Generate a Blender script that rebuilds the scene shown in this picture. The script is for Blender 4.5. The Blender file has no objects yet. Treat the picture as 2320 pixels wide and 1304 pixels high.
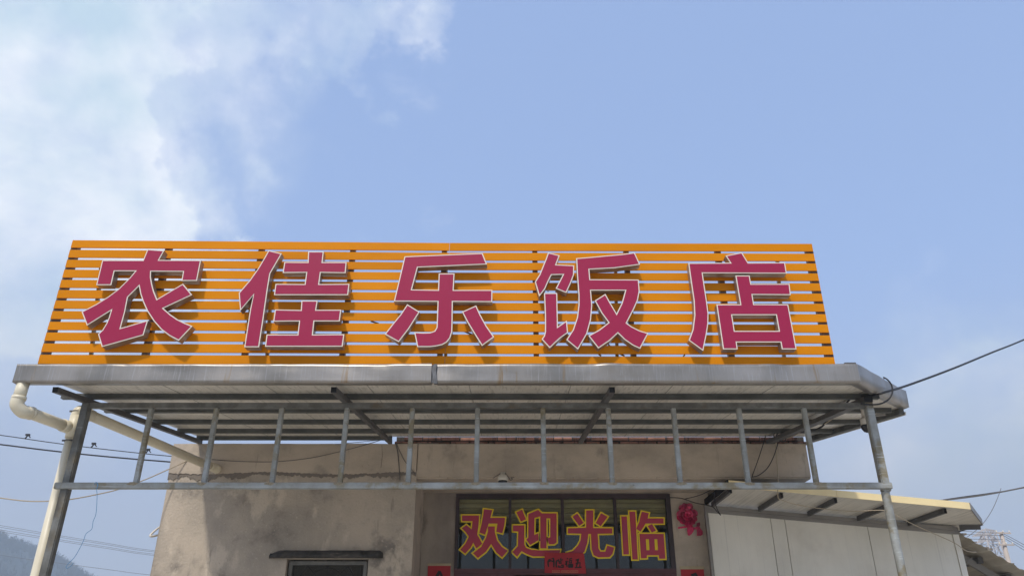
import bpy, bmesh, math, random
from mathutils import Vector, Matrix, noise
from mathutils.geometry import tessellate_polygon
random.seed(7)
sc = bpy.context.scene
C = sc.collection
R = math.radians
# ------------------------------------------------------------ camera
PITCH = R(25.9); F = 1743.0; CAMZ = 1.6
cp, sp = math.cos(PITCH), math.sin(PITCH)
cd = bpy.data.cameras.new('camera'); cam = bpy.data.objects.new('camera', cd); C.objects.link(cam)
cam.location = (0, 0, CAMZ); cam.rotation_euler = (R(90) + PITCH, 0, 0)
cd.sensor_width = 36; cd.lens = F / 2320 * 36; cd.clip_start = .05; cd.clip_end = 6000
sc.camera = cam
def ray(px, py):
    u = (652 - py) / F
    return Vector(((px - 1160) / F, cp - sp * u, sp + cp * u))
def P(px, py, Y, lift=0):
    """the place where the sight line of photo pixel (px, py) meets the vertical plane at depth Y"""
    d = ray(px, py); k = Y / d.y
    return Vector((d.x * k, Y, CAMZ + d.z * k + lift))
# ------------------------------------------------------------ light and sky
sc.view_settings.view_transform = 'Standard'; sc.view_settings.look = 'None'
sc.view_settings.exposure = 0.58; sc.view_settings.gamma = 1; sc.view_settings.use_curve_mapping = False
sc.cycles.use_denoising = True
sc.cycles.max_bounces = 8; sc.cycles.transparent_max_bounces = 16; sc.cycles.volume_bounces = 1
SUNV = Vector((.42, 1.0, -1.5)).normalized()           # the way sunlight travels
sl = bpy.data.lights.new('sun', 'SUN'); so = bpy.data.objects.new('sun', sl); C.objects.link(so)
sl.energy = 2.05; sl.angle = R(3); sl.color = (1, .94, .84)
so.rotation_euler = SUNV.to_track_quat('-Z', 'Y').to_euler(); so.location = (0, 0, 60)
wd = bpy.data.worlds.new('World'); sc.world = wd; wd.use_nodes = True
wn, wl = wd.node_tree.nodes, wd.node_tree.links
wn.clear()
def WN(t, **k):
    n = wn.new(t)
    for a, b in k.items(): setattr(n, a, b)
    return n
sky = WN('ShaderNodeTexSky', sky_type='NISHITA', sun_disc=False)
sky.sun_elevation = math.asin(-SUNV.z); sky.sun_rotation = math.atan2(-SUNV.x, -SUNV.y)
sky.air_density = 1.0; sky.dust_density = 2.0; sky.ozone_density = 1.6; sky.altitude = 50
tc = WN('ShaderNodeTexCoord')
def wmath(op, a, b=None, clamp=False):
    n = WN('ShaderNodeMath', operation=op, use_clamp=clamp)
    for i, v in enumerate((a, b)):
        if v is None: continue
        if isinstance(v, (int, float)): n.inputs[i].default_value = v
        else: wl.new(v, n.inputs[i])
    return n.outputs[0]
def wnoise(scale, detail, rough, off=(0, 0, 0), st=(1, 1, 1), dist=0):
    mp = WN('ShaderNodeMapping'); wl.new(tc.outputs['Generated'], mp.inputs[0])
    mp.inputs[1].default_value = off; mp.inputs[3].default_value = st
    n = WN('ShaderNodeTexNoise'); wl.new(mp.outputs[0], n.inputs['Vector'])
    n.inputs['Scale'].default_value = scale; n.inputs['Detail'].default_value = detail
    n.inputs['Roughness'].default_value = rough; n.inputs['Distortion'].default_value = dist
    return n.outputs[0]
wc = WN('ShaderNodeTexNoise'); wl.new(tc.outputs['Generated'], wc.inputs['Vector']); wc.inputs['Scale'].default_value = 7; wc.inputs['Detail'].default_value = 9; wc.inputs['Roughness'].default_value = .6
wv = WN('ShaderNodeVectorMath', operation='SUBTRACT'); wl.new(wc.outputs['Color'], wv.inputs[0]); wv.inputs[1].default_value = (.5, .5, .5)
ws = WN('ShaderNodeVectorMath', operation='SCALE'); wl.new(wv.outputs[0], ws.inputs[0]); ws.inputs['Scale'].default_value = .34
wa = WN('ShaderNodeVectorMath', operation='ADD'); wl.new(tc.outputs['Generated'], wa.inputs[0]); wl.new(ws.outputs[0], wa.inputs[1])
wq = WN('ShaderNodeVectorMath', operation='NORMALIZE'); wl.new(wa.outputs[0], wq.inputs[0])
def blob(px, py, rad, amp):
    """a cloud bank in a direction of the sky: soft lobe of angular size rad (in degrees)"""
    d = ray(px, py).normalized()
    v = WN('ShaderNodeVectorMath', operation='DOT_PRODUCT'); wl.new(wq.outputs[0], v.inputs[0]); v.inputs[1].default_value = d
    m = WN('ShaderNodeMapRange', interpolation_type='SMOOTHSTEP'); wl.new(v.outputs['Value'], m.inputs[0])
    m.inputs[1].default_value = math.cos(R(rad)); m.inputs[2].default_value = math.cos(R(rad * .12))
    m.inputs[3].default_value = 0; m.inputs[4].default_value = amp
    return m.outputs[0]
dens = None
for b in [(40, -20, 15, .62), (330, 40, 7, .30), (110, 190, 8.5, .45), (240, 260, 4, .3), (480, 30, 5, .26), (690, 10, 3.5, .22), (800, 60, 3.2, .16), (890, 85, 2.4, .16),
          (-160, 420, 12, .4), (300, 385, 6, 1.0), (170, 440, 5, .34), (115, 590, 7, .95), (430, 570, 5.0, .95), (-60, 620, 7, .4), (300, 620, 4, .4),
          (620, 330, 9, -.5), (520, 470, 4.5, -.35), (90, 340, 5, -.55), (440, 220, 5, -.4), (2080, 310, 5, -.4), (700, 190, 4, -.2), (1110, 30, 2, .07), (1500, 300, 16, -.25), (1150, 80, 7, -.12),
          (2200, 1020, 9, .30), (2000, 1060, 8, .16), (2330, 1000, 8, .2), (2250, 1150, 6, .18), (60, 1000, 16, .13)]:
    o_ = blob(*b); dens = o_ if dens is None else wmath('ADD', dens, o_)
dens = wmath('MINIMUM', dens, .72)
n1 = wnoise(5.2, 11, .58, (3.1, .4, 7.7), (1, 1, 1.5), .4)
n2 = wnoise(22, 8, .62, (1.3, 5.4, .2), (1, 1, 1.6), .3)
nn = wmath('ADD', wmath('MULTIPLY', wmath('SUBTRACT', n1, .5), 1.3), wmath('MULTIPLY', wmath('SUBTRACT', n2, .5), .8))
dens = wmath('ADD', dens, nn)
mr = WN('ShaderNodeMapRange', interpolation_type='SMOOTHSTEP'); wl.new(dens, mr.inputs[0])
mr.inputs[1].default_value = .08; mr.inputs[2].default_value = 1.15; mr.inputs[3].default_value = 0; mr.inputs[4].default_value = .95
veil = None                                            # thin milky cloud round the thicker banks
for b in [(-60, 60, 22, .5), (40, 640, 13, .5), (310, 420, 8, .4), (420, 50, 9, .3), (680, 30, 6, .3), (860, 90, 4, .25), (2150, 1120, 13, .45), (200, 300, 8, .1)]:
    o_ = blob(*b); veil = o_ if veil is None else wmath('ADD', veil, o_)
veil = wmath('MULTIPLY', wmath('MINIMUM', veil, .62), wmath('MULTIPLY', n1, 1.8), True)
cover = wmath('SUBTRACT', 1.0, wmath('MULTIPLY', wmath('SUBTRACT', 1.0, mr.outputs[0]), wmath('SUBTRACT', 1.0, veil)))
# the clear part: Nishita blue softened by thin milky air
air = WN('ShaderNodeMix', data_type='RGBA'); air.inputs[0].default_value = .50
wl.new(sky.outputs[0], air.inputs[6]); air.inputs[7].default_value = (3.2, 4.5, 7.7, 1)
cm = WN('ShaderNodeMix', data_type='RGBA'); wl.new(cover, cm.inputs[0]); wl.new(air.outputs[2], cm.inputs[6])
cc = WN('ShaderNodeMix', data_type='RGBA'); ccr = WN('ShaderNodeMapRange'); wl.new(wnoise(6.5, 6, .5, (7, 2, 1)), ccr.inputs[0]); ccr.inputs[1].default_value = .36; ccr.inputs[2].default_value = .64; wl.new(ccr.outputs[0], cc.inputs[0])
cc.inputs[6].default_value = (4.0, 5.1, 5.9, 1); cc.inputs[7].default_value = (7.3, 7.4, 7.6, 1)
wl.new(cc.outputs[2], cm.inputs[7])
# low haze band all round the horizon
sx = WN('ShaderNodeSeparateXYZ'); wl.new(tc.outputs['Generated'], sx.inputs[0])
hz = WN('ShaderNodeMapRange', interpolation_type='SMOOTHSTEP'); wl.new(sx.outputs[2], hz.inputs[0])
hz.inputs[1].default_value = .46; hz.inputs[2].default_value = -.02; hz.inputs[3].default_value = 0; hz.inputs[4].default_value = .93
hm = WN('ShaderNodeMix', data_type='RGBA'); wl.new(hz.outputs[0], hm.inputs[0]); wl.new(cm.outputs[2], hm.inputs[6])
hm.inputs[7].default_value = (3.1, 2.95, 3.15, 1)
bg = WN('ShaderNodeBackground'); wl.new(hm.outputs[2], bg.inputs[0]); bg.inputs[1].default_value = .1
wo = WN('ShaderNodeOutputWorld'); wl.new(bg.outputs[0], wo.inputs[0])
# ------------------------------------------------------------ materials
def mat(name, col, rough=.6, metal=0.0, var=None, vscale=3.0, vdet=6, st=(1, 1, 1), bump=0.0, bscale=40, stains=(), rnd=0.0, spec=.5, coat=0.0, edge=(.35, .7), bst=(1, 1, 1)):
    """procedural surface: base colour mottled towards var, extra stains = (colour, scale, stretch, lo, hi, amount)"""
    m = bpy.data.materials.new(name); m.use_nodes = True
    nt = m.node_tree; N, L = nt.nodes, nt.links
    b = N['Principled BSDF']; b.inputs['Roughness'].default_value = rough; b.inputs['Metallic'].default_value = metal
    b.inputs['Specular IOR Level'].default_value = spec; b.inputs['Coat Weight'].default_value = coat
    g = N.new('ShaderNodeNewGeometry')
    def nz(scale, det, stretch, seed=0, ro=.6):
        mp = N.new('ShaderNodeMapping'); L.new(g.outputs['Position'], mp.inputs[0]); mp.inputs[3].default_value = stretch
        mp.inputs[1].default_value = (seed * 3.7, seed * 1.9, seed * 5.1)
        n = N.new('ShaderNodeTexNoise'); L.new(mp.outputs[0], n.inputs['Vector'])
        n.inputs['Scale'].default_value = scale; n.inputs['Detail'].default_value = det; n.inputs['Roughness'].default_value = ro
        return n.outputs[0]
    def rng(o, a, c, t=1.0):
        r = N.new('ShaderNodeMapRange'); r.interpolation_type = 'SMOOTHSTEP'; L.new(o, r.inputs[0])
        r.inputs[1].default_value = a; r.inputs[2].default_value = c; r.inputs[3].default_value = 0; r.inputs[4].default_value = t
        return r.outputs[0]
    def mix(f, a, c):
        x = N.new('ShaderNodeMix'); x.data_type = 'RGBA'
        L.new(f, x.inputs[0])
        if isinstance(a, tuple): x.inputs[6].default_value = (*a, 1)
        else: L.new(a, x.inputs[6])
        if isinstance(c, tuple): x.inputs[7].default_value = (*c, 1)
        else: L.new(c, x.inputs[7])
        return x.outputs[2]
    cur = col
    if var: cur = mix(rng(nz(vscale, vdet, st), edge[0], edge[1]), col, var)
    for i, (sc_, ss, sst, lo, hi, am) in enumerate(stains):
        cur = mix(rng(nz(ss, 7, sst, i + 1, .65), lo, hi, am), cur, sc_)
    if rnd:
        oi = N.new('ShaderNodeObjectInfo'); h = N.new('ShaderNodeHueSaturation')
        mrr = N.new('ShaderNodeMapRange'); L.new(oi.outputs['Random'], mrr.inputs[0]); mrr.inputs[3].default_value = 1 - rnd; mrr.inputs[4].default_value = 1 + rnd
        L.new(mrr.outputs[0], h.inputs['Value'])
        if isinstance(cur, tuple): h.inputs['Color'].default_value = (*cur, 1)
        else: L.new(cur, h.inputs['Color'])
        cur = h.outputs[0]
    if isinstance(cur, tuple): b.inputs['Base Color'].default_value = (*cur, 1)
    else: L.new(cur, b.inputs['Base Color'])
    if var:
        rr = N.new('ShaderNodeMapRange'); L.new(nz(vscale * 2.3, 4, st, 9), rr.inputs[0])
        rr.inputs[3].default_value = max(.05, rough - .15); rr.inputs[4].default_value = min(1, rough + .15); L.new(rr.outputs[0], b.inputs['Roughness'])
    if bump:
        bp = N.new('ShaderNodeBump'); bp.inputs['Strength'].default_value = bump; bp.inputs['Distance'].default_value = .01
        L.new(nz(bscale, 6, bst, 4), bp.inputs['Height']); L.new(bp.outputs[0], b.inputs['Normal'])
    return m
M = {}
M['orange'] = mat('orange_slat', (.675, .235, .001), .5, 0, (.62, .212, .001), 1.2, 4, (1, 1, 3), .05, 3, rnd=.05, spec=.08)
M['red_face'] = mat('crimson_acrylic', (.325, .012, .058), .36, 0, spec=.3)
M['rim'] = mat('cream_rim', (.76, .68, .58), .4, .0)
M['side'] = mat('bronze_return', (.30, .24, .18), .36, .55, (.42, .34, .26), 7, 4)
M['steel_dark'] = mat('galvanised_tube', (.105, .103, .09), .55, .2, (.19, .19, .175), 9, 6, (1, 1, 1), .12, 60,
    stains=(((.17, .13, .075), 4, (1, 1, 1), .55, .72, .75), ((.30, .31, .30), 22, (.12, .5, 1), .6, .74, .6)))
M['steel_light'] = mat('galvanised_rail', (.24, .235, .20), .55, .15, (.38, .395, .38), 6, 6, (.6, 1, .6), .12, 60,
    stains=(((.22, .175, .09), 5, (1, 1, 1), .50, .64, .85), ((.56, .58, .56), 30, (.06, 1, 2.2), .56, .7, .7), ((.07, .06, .05), 34, (.35, 1, 1), .68, .74, .9)))
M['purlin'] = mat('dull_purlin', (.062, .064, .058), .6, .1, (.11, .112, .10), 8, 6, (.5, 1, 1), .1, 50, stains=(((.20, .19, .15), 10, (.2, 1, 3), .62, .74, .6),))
M['steel_black'] = mat('dark_rafter', (.105, .10, .095), .6, .1, (.075, .07, .066), 6, 5, (1, 1, 1), .1, 40, stains=(((.20, .19, .17), 18, (1, 1, 1), .6, .75, .5),))  # dark steel with paler flecks
M['end'] = mat('shade_black', (.008, .008, .008), .9)  # shade of open tube ends painted on as flat black
M['uprightm'] = mat('brown_upright', (.085, .065, .05), .6, .1, (.12, .095, .07), 6, 5, bump=.05)
M['fascia'] = mat('stainless_fascia', (.34, .31, .275), .36, .6, (.21, .195, .17), 1.5, 7, (1, 1, .35), .35, 3,
    stains=(((.46, .45, .44), 60, (1, 1, .03), .52, .68, .35), ((.26, .155, .05), 8, (1, 1, .05), .60, .70, .85), ((.22, .205, .18), 5, (1, 1, .5), .6, .8, .5)))
M['fascia_gap'] = mat('dented_overlap', (.10, .10, .10), .5, .4, (.16, .16, .165), 20, 4, bump=.3, bscale=30)
M['soffit'] = mat('sandwich_panel_white', (.68, .63, .54), .42, 0, (.54, .50, .42), 2.0, 6, (1, .5, 1), .12, 90,
    stains=(((.40, .37, .31), 38, (1, .015, 1), .5, .62, .75), ((.28, .26, .22), 7, (1, .4, 1), .62, .8, .5)), rnd=.05, bst=(1, .03, 1))  # first layer: shading of the lengthwise ribs painted in as dark lines
M['plaster'] = mat('rough_plaster', (.50, .42, .33), .9, 0, (.34, .295, .24), 1.1, 9, (1, 1, 1), .9, 30,
    stains=(((.17, .15, .128), 1.25, (1, 1, 1), .50, .66, .85), ((.60, .51, .40), 2.3, (1, 1, .6), .54, .64, .8), ((.19, .17, .145), 8, (1, 1, .2), .6, .72, .6), ((.58, .50, .40), 34, (1, 1, 1), .58, .68, .6), ((.20, .17, .14), 55, (1, 1, 1), .62, .7, .6)))
M['plaster_smooth'] = mat('trowelled_plaster', (.53, .44, .34), .85, 0, (.38, .32, .25), 1.5, 8, (1, 1, 1.6), .5, 24,
    stains=(((.24, .21, .17), 2.0, (1, 1, 1), .54, .72, .7), ((.24, .20, .16), 14, (1, 1, .15), .58, .72, .5), ((.22, .19, .15), 48, (1, 1, 1), .62, .7, .5)))
M['plaster_dark'] = mat('dark_recess_plaster', (.39, .33, .265), .9, 0, (.22, .185, .155), 1.6, 8, (1, 1, .5), .4, 26,
    stains=(((.06, .05, .045), 1.9, (1, 1, .7), .52, .72, .8), ((.34, .29, .23), 3.0, (1, 1, 1), .58, .75, .6)))  # darker base colour with large dark and pale blotches
M['joint'] = mat('broken_plaster_edge', (.19, .165, .14), .95, 0, (.2, .165, .13), 9, 7, bump=.6, bscale=40)
M['brick'] = mat('red_brick', (.36, .18, .125), .9, 0, (.20, .10, .07), 9, 6, (1, 1, 1), .4, 60,
    stains=(((.05, .035, .03), 14, (1, 1, .1), .54, .62, .8), ((.34, .24, .18), 20, (1, 1, 1), .62, .74, .5)), rnd=.35)
M['mortar'] = mat('dark_mortar', (.035, .028, .024), .95, 0, (.07, .06, .05), 20, 5)
M['ledge'] = mat('mossy_concrete_ledge', (.075, .066, .056), .95, 0, (.03, .028, .026), 9, 8, (1, 1, 1), .7, 35, stains=(((.19, .16, .125), 6, (.6, 1, 2), .58, .72, .8),))
M['pvc'] = mat('cream_pvc', (.74, .67, .50), .42, 0, (.67, .60, .44), 3, 5, bump=.02, stains=(((.40, .35, .24), 6, (1, 1, .4), .62, .8, .45),))
M['frame_dark'] = mat('dark_brown_frame', (.030, .018, .018), .45, .1, (.05, .028, .028), 6, 5)
M['frame_red'] = mat('maroon_frame', (.10, .028, .03), .5, 0, (.07, .022, .024), 6, 5)
M['frame_grey'] = mat('weathered_window_frame', (.13, .125, .11), .55, .3, (.2, .19, .165), 10, 6)
M['shutter'] = mat('cream_shutter', (.80, .67, .40), .5, 0, (.66, .55, .32), 4, 5, (.5, 1, 1))
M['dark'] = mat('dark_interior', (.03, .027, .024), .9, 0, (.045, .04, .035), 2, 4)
M['grille'] = mat('old_grille', (.10, .10, .09), .6, .2)
M['vinyl_red'] = mat('red_vinyl', (.46, .04, .06), .5, 0, (.38, .035, .09), 5, 3)
M['vinyl_yellow'] = mat('yellow_vinyl', (.86, .62, .012), .5)
M['paper'] = mat('red_paper', (.42, .028, .035), .8, 0, (.36, .022, .03), 5, 4)
M['paper_edge'] = mat('beige_paper_edge', (.45, .37, .23), .8, 0, (.38, .3, .19), 6, 4)
M['ink'] = mat('black_ink', (.006, .005, .005), .6)
M['gold'] = mat('pale_print', (.50, .30, .16), .6)
M['petal'] = mat('crimson_foil', (.50, .02, .085), .4, .1, (.30, .012, .045), 30, 4, rnd=.45)
M['white_pl'] = mat('white_plastic', (.62, .57, .48), .45)
M['black_pl'] = mat('black_plastic', (.012, .012, .013), .25)
M['cable'] = mat('black_cable', (.018, .017, .018), .6)
M['cable_grey'] = mat('grey_cable', (.13, .12, .11), .7)
M['cable_beige'] = mat('beige_cable', (.42, .35, .25), .7)
M['rope_blue'] = mat('blue_string', (.12, .26, .42), .8)
M['wall_panel'] = mat('shed_wall_panel', (.76, .72, .62), .45, 0, (.66, .63, .54), 1.4, 5, (1, 1, .4), .05, 30,
    stains=(((.43, .41, .36), 40, (1, 1, .01), .56, .66, .35), ((.42, .36, .29), 1.2, (1, 1, 1), .5, .8, .35)), rnd=.025)  # first layer: fine vertical ribs, their shading put into the colour
M['yellow_trim'] = mat('pale_yellow_trim', (.86, .70, .38), .45, 0, (.78, .63, .34), 3, 5)
M['trim_grey'] = mat('grey_angle_trim', (.20, .185, .165), .5, .2, (.27, .25, .22), 4, 6, (.4, 1, 1))
M['corr'] = mat('corrugated_sheet', (.50, .46, .38), .5, .1, (.40, .35, .28), 3, 6)
M['concrete_pole'] = mat('concrete_pole', (.50, .42, .36), .9, 0, (.42, .36, .3), 1.2, 5)
M['pylon'] = mat('weathered_pylon', (.48, .42, .38), .7, .1)
M['ground'] = mat('concrete_yard', (.50, .455, .385), .95, 0, (.42, .385, .325), .5, 9, bump=.3, bscale=8, stains=(((.3, .28, .24), 2, (1, 1, 1), .58, .75, .5),))
M['hill'] = mat('wooded_hill', (.034, .035, .030), 1, 0, (.022, .025, .021), .03, 9, bump=.2, bscale=.3)
M['twigs'] = mat('bare_trees', (.05, .045, .04), 1, 0, (.035, .034, .03), .05, 4)
M['far'] = mat('line_wire', (.16, .16, .17), .8)
g_ = bpy.data.materials.new('window_glass'); g_.use_nodes = True
nt = g_.node_tree; nt.nodes.clear()
tr = nt.nodes.new('ShaderNodeBsdfTransparent'); tr.inputs[0].default_value = (.88, .9, .86, 1)
gl = nt.nodes.new('ShaderNodeBsdfGlossy'); gl.inputs['Roughness'].default_value = .02; gl.inputs['Color'].default_value = (.8, .8, .8, 1)
fr = nt.nodes.new('ShaderNodeFresnel'); fr.inputs[0].default_value = 1.5
mx = nt.nodes.new('ShaderNodeMixShader'); ou = nt.nodes.new('ShaderNodeOutputMaterial')
nt.links.new(fr.outputs[0], mx.inputs[0]); nt.links.new(tr.outputs[0], mx.inputs[1]); nt.links.new(gl.outputs[0], mx.inputs[2]); nt.links.new(mx.outputs[0], ou.inputs[0])
M['glass'] = g_
g_ = bpy.data.materials.new('dusty_insect_screen'); g_.use_nodes = True; nt = g_.node_tree; nt.nodes.clear()
tr = nt.nodes.new('ShaderNodeBsdfTransparent'); df = nt.nodes.new('ShaderNodeBsdfDiffuse'); df.inputs[0].default_value = (.07, .065, .055, 1)
mx = nt.nodes.new('ShaderNodeMixShader'); mx.inputs[0].default_value = .55; ou = nt.nodes.new('ShaderNodeOutputMaterial')
nt.links.new(tr.outputs[0], mx.inputs[1]); nt.links.new(df.outputs[0], mx.inputs[2]); nt.links.new(mx.outputs[0], ou.inputs[0])
M['screen'] = g_
# ------------------------------------------------------------ object helpers
OFF = {}                                                # world position of every thing that parents parts
def thing(name, loc, label, cat, group=None):
    o = bpy.data.objects.new(name, None); C.objects.link(o); o.location = loc; o.empty_display_size = .2
    o['label'] = label; o['category'] = cat
    if group: o['group'] = group
    OFF[o.name] = Vector(loc); return o
def tag(o, label, cat, group=None):
    o['label'] = label; o['category'] = cat
    if group: o['group'] = group
    return o
def link(name, bm, m, parent=None, smooth=False, label=None):
    if parent is not None:
        off = OFF[parent.name]; bmesh.ops.translate(bm, vec=-off, verts=bm.verts)
    bmesh.ops.recalc_face_normals(bm, faces=bm.faces)
    me = bpy.data.meshes.new(name); bm.to_mesh(me); bm.free()
    for k in (m if isinstance(m, (list, tuple)) else [m]): me.materials.append(k)
    if smooth:
        for p in me.polygons: p.use_smooth = True
    o = bpy.data.objects.new(name, me); C.objects.link(o)
    if parent is not None: o.parent = parent; OFF[o.name] = off
    if label: o['label'] = label
    return o
def inst(src, name, shift, parent):
    o = src.copy(); o.name = name; C.objects.link(o); o.parent = parent; o.location = src.location + Vector(shift)
    OFF[o.name] = OFF[parent.name]; return o
def box(bm, x0, x1, y0, y1, z0, z1, mi=0):
    v = [bm.verts.new((x, y, z)) for x in (x0, x1) for y in (y0, y1) for z in (z0, z1)]
    for f in ((0, 1, 3, 2), (4, 6, 7, 5), (0, 4, 5, 1), (2, 3, 7, 6), (0, 2, 6, 4), (1, 5, 7, 3)):
        bm.faces.new([v[i] for i in f]).material_index = mi
def nb(): return bmesh.new()
def bar(bm, a, b, w, h, up=(0, 0, 1), mi=0, endmi=None):
    """square tube from a to b: w wide, h high"""
    a, b = Vector(a), Vector(b); d = (b - a).normalized(); s = d.cross(Vector(up)).normalized(); t = s.cross(d)
    c = [(-w / 2, -h / 2), (w / 2, -h / 2), (w / 2, h / 2), (-w / 2, h / 2)]
    A = [bm.verts.new(a + s * x + t * y) for x, y in c]; B = [bm.verts.new(b + s * x + t * y) for x, y in c]
    for i in range(4): bm.faces.new((A[i], A[(i + 1) % 4], B[(i + 1) % 4], B[i])).material_index = mi
    bm.faces.new(A[::-1]).material_index = mi if endmi is None else endmi
    bm.faces.new(B).material_index = mi if endmi is None else endmi
def tube(bm, pts, r, n=8, closed=False, mi=0):
    pts = [Vector(p) for p in pts]; rings = []; N_ = len(pts); ref = None
    rr = r if isinstance(r, (list, tuple)) else [r] * N_
    for i, p in enumerate(pts):
        q0 = pts[i - 1] if (i or closed) else pts[i]; q1 = pts[(i + 1) % N_] if (i < N_ - 1 or closed) else pts[i]
        d = (q1 - q0).normalized()
        if ref is None:
            ref = Vector((0, 0, 1)) if abs(d.z) < .9 else Vector((1, 0, 0))
        s = (ref - d * ref.dot(d)).normalized(); ref = s; t = d.cross(s)
        rings.append([bm.verts.new(p + (s * math.cos(k * 2 * math.pi / n) + t * math.sin(k * 2 * math.pi / n)) * rr[i]) for k in range(n)])
    for i in range(N_ if closed else N_ - 1):
        A, B = rings[i], rings[(i + 1) % N_]
        for k in range(n): bm.faces.new((A[k], A[(k + 1) % n], B[(k + 1) % n], B[k])).material_index = mi
    if not closed: bm.faces.new(rings[0][::-1]).material_index = mi; bm.faces.new(rings[-1]).material_index = mi
def smoothpath(pts, k=6):
    pts = [Vector(p) for p in pts]; out = []
    for i in range(len(pts) - 1):
        a = pts[max(i - 1, 0)]; b = pts[i]; c = pts[i + 1]; d = pts[min(i + 2, len(pts) - 1)]
        for j in range(k):
            t = j / k
            out.append(.5 * ((2 * b) + (c - a) * t + (2 * a - 5 * b + 4 * c - d) * t * t + (3 * b - a - 3 * c + d) * t ** 3))
    out.append(pts[-1]); return out
def loop2(l):                                           # drop doubled points, give (x, z)
    return [Vector((p.x, p.z)) for p in l]
def area(l): return sum(l[i].x * l[(i + 1) % len(l)].y - l[(i + 1) % len(l)].x * l[i].y for i in range(len(l))) / 2
def offset(l, d):
    """grow (d > 0) or shrink (d < 0) a closed outline, mitred"""
    if area(l) < 0: l = l[::-1]
    out = []; n = len(l)
    for i in range(n):
        e0 = (l[i] - l[i - 1]).normalized(); e1 = (l[(i + 1) % n] - l[i]).normalized()
        n0 = Vector((e0.y, -e0.x)); n1 = Vector((e1.y, -e1.x)); b = n0 + n1
        if b.length < 1e-4: b = n0
        b.normalize(); k = d / max(.42, b.dot(n0)); out.append(l[i] + b * k)
    return out
def plate(bm, loops, y0, y1, mi=0, side=None):
    """prism with holes: outlines in (x, z), between the depths y0 (front) and y1"""
    l3 = [[Vector((p.x, p.y, 0)) for p in l] for l in loops]
    tris = tessellate_polygon(l3); flat = [p for l in loops for p in l]
    F_ = [bm.verts.new((p.x, y0, p.y)) for p in flat]; B_ = [bm.verts.new((p.x, y1, p.y)) for p in flat]
    for t in tris:
        try: bm.faces.new([F_[i] for i in t]).material_index = mi; bm.faces.new([B_[i] for i in reversed(t)]).material_index = mi
        except ValueError: pass
    k = 0
    for l in loops:
        n = len(l)
        for i in range(n):
            a, b = k + i, k + (i + 1) % n
            bm.faces.new((F_[a], F_[b], B_[b], B_[a])).material_index = mi if side is None else side
        k += n
# key depths and levels (heights are above the ground)
Z = lambda r: CAMZ + r
YP, YF, YS, YW, YR, YC = 7.2, 6.6, 6.70, 10.14, 11.1, 10.9
zr = lambda Y: Z(2.361 + .1196 * (Y - 7.2))             # underside of the canopy panels
# ------------------------------------------------------------ setting: ground and hills
bm = nb(); box(bm, -1500, 1500, -1500, 1500, -.6, 0); o = link('ground', bm, M['ground']); o['kind'] = 'structure'
KEY = [(-180, .10), (-150, .13), (-110, .06), (-75, .12), (-50, .135), (-38, .1300), (-32.7, .1272), (-29.4, .1100), (-27.5, .0915), (-26.4, .0835), (-22, .05), (-10, .02), (20, .02), (40, .03), (70, .09), (120, .05), (150, .05), (180, .10)]
KEY = [(a, h - (.013 if -45 < a < -23 else .004)) for a, h in KEY]
def ridge(a):
    for (a0, h0), (a1, h1) in zip(KEY, KEY[1:]):
        if a0 <= a <= a1:
            t = (a - a0) / (a1 - a0); return h0 + (h1 - h0) * t
    return .02
def hill_h(a, r):
    e = ridge(a) * 620; t = min(1, max(0, (r - 330) / 290)); t = t * t * (3 - 2 * t)
    return (CAMZ + e) * t + noise.noise(Vector((a * .9, r * .01, 0))) * 1.1 * t
bm = nb(); rows = []
for i in range(720):
    a = -180 + i * .5
    rows.append([bm.verts.new((math.sin(R(a)) * r, math.cos(R(a)) * r, hill_h(a, r) - .3)) for r in (330, 380, 430, 480, 530, 575, 620)])
    rows[-1].append(bm.verts.new((math.sin(R(a)) * 760, math.cos(R(a)) * 760, -.3)))
for i in range(720):
    A, B = rows[i], rows[(i + 1) % 720]
    for j in range(7): bm.faces.new((A[j], A[j + 1], B[j + 1], B[j]))
o = link('hills', bm, M['hill'], smooth=True); o['kind'] = 'structure'
bm = nb()                                               # bare winter woods along the slope
def twig_tree(x, y, z, h):
    for k in range(7):
        t = random.uniform(-.42, .42); q = random.uniform(-.3, .3); w = random.uniform(.18, .5)
        a = Vector((x + t * h * .2, y, z)); b = Vector((x + t * h, y + q * h, z + h * random.uniform(.65, 1)))
        bm.faces.new([bm.verts.new(a + Vector((-w, 0, 0))), bm.verts.new(a + Vector((w, 0, 0))), bm.verts.new(b)])
    for k in range(5):
        c = Vector((x + random.uniform(-.3, .3) * h, y + random.uniform(-.2, .2) * h, z + h * random.uniform(.35, .85))); s = h * random.uniform(.06, .15)
        bm.faces.new([bm.verts.new(c + Vector((random.uniform(-s, s), random.uniform(-s, s), random.uniform(-s, s)))) for _ in range(3)])
for i in range(5200):
    a = random.uniform(-62, -21); r = random.choice((random.uniform(600, 622), random.uniform(420, 620)))
    twig_tree(math.sin(R(a)) * r, math.cos(R(a)) * r, hill_h(a, r) - .8, random.uniform(3, 7.5))
o = link('woods', bm, M['twigs']); tag(o, 'bare winter woods on the hazy blue hillside at the lower left', 'woods'); o['kind'] = 'stuff'
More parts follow.
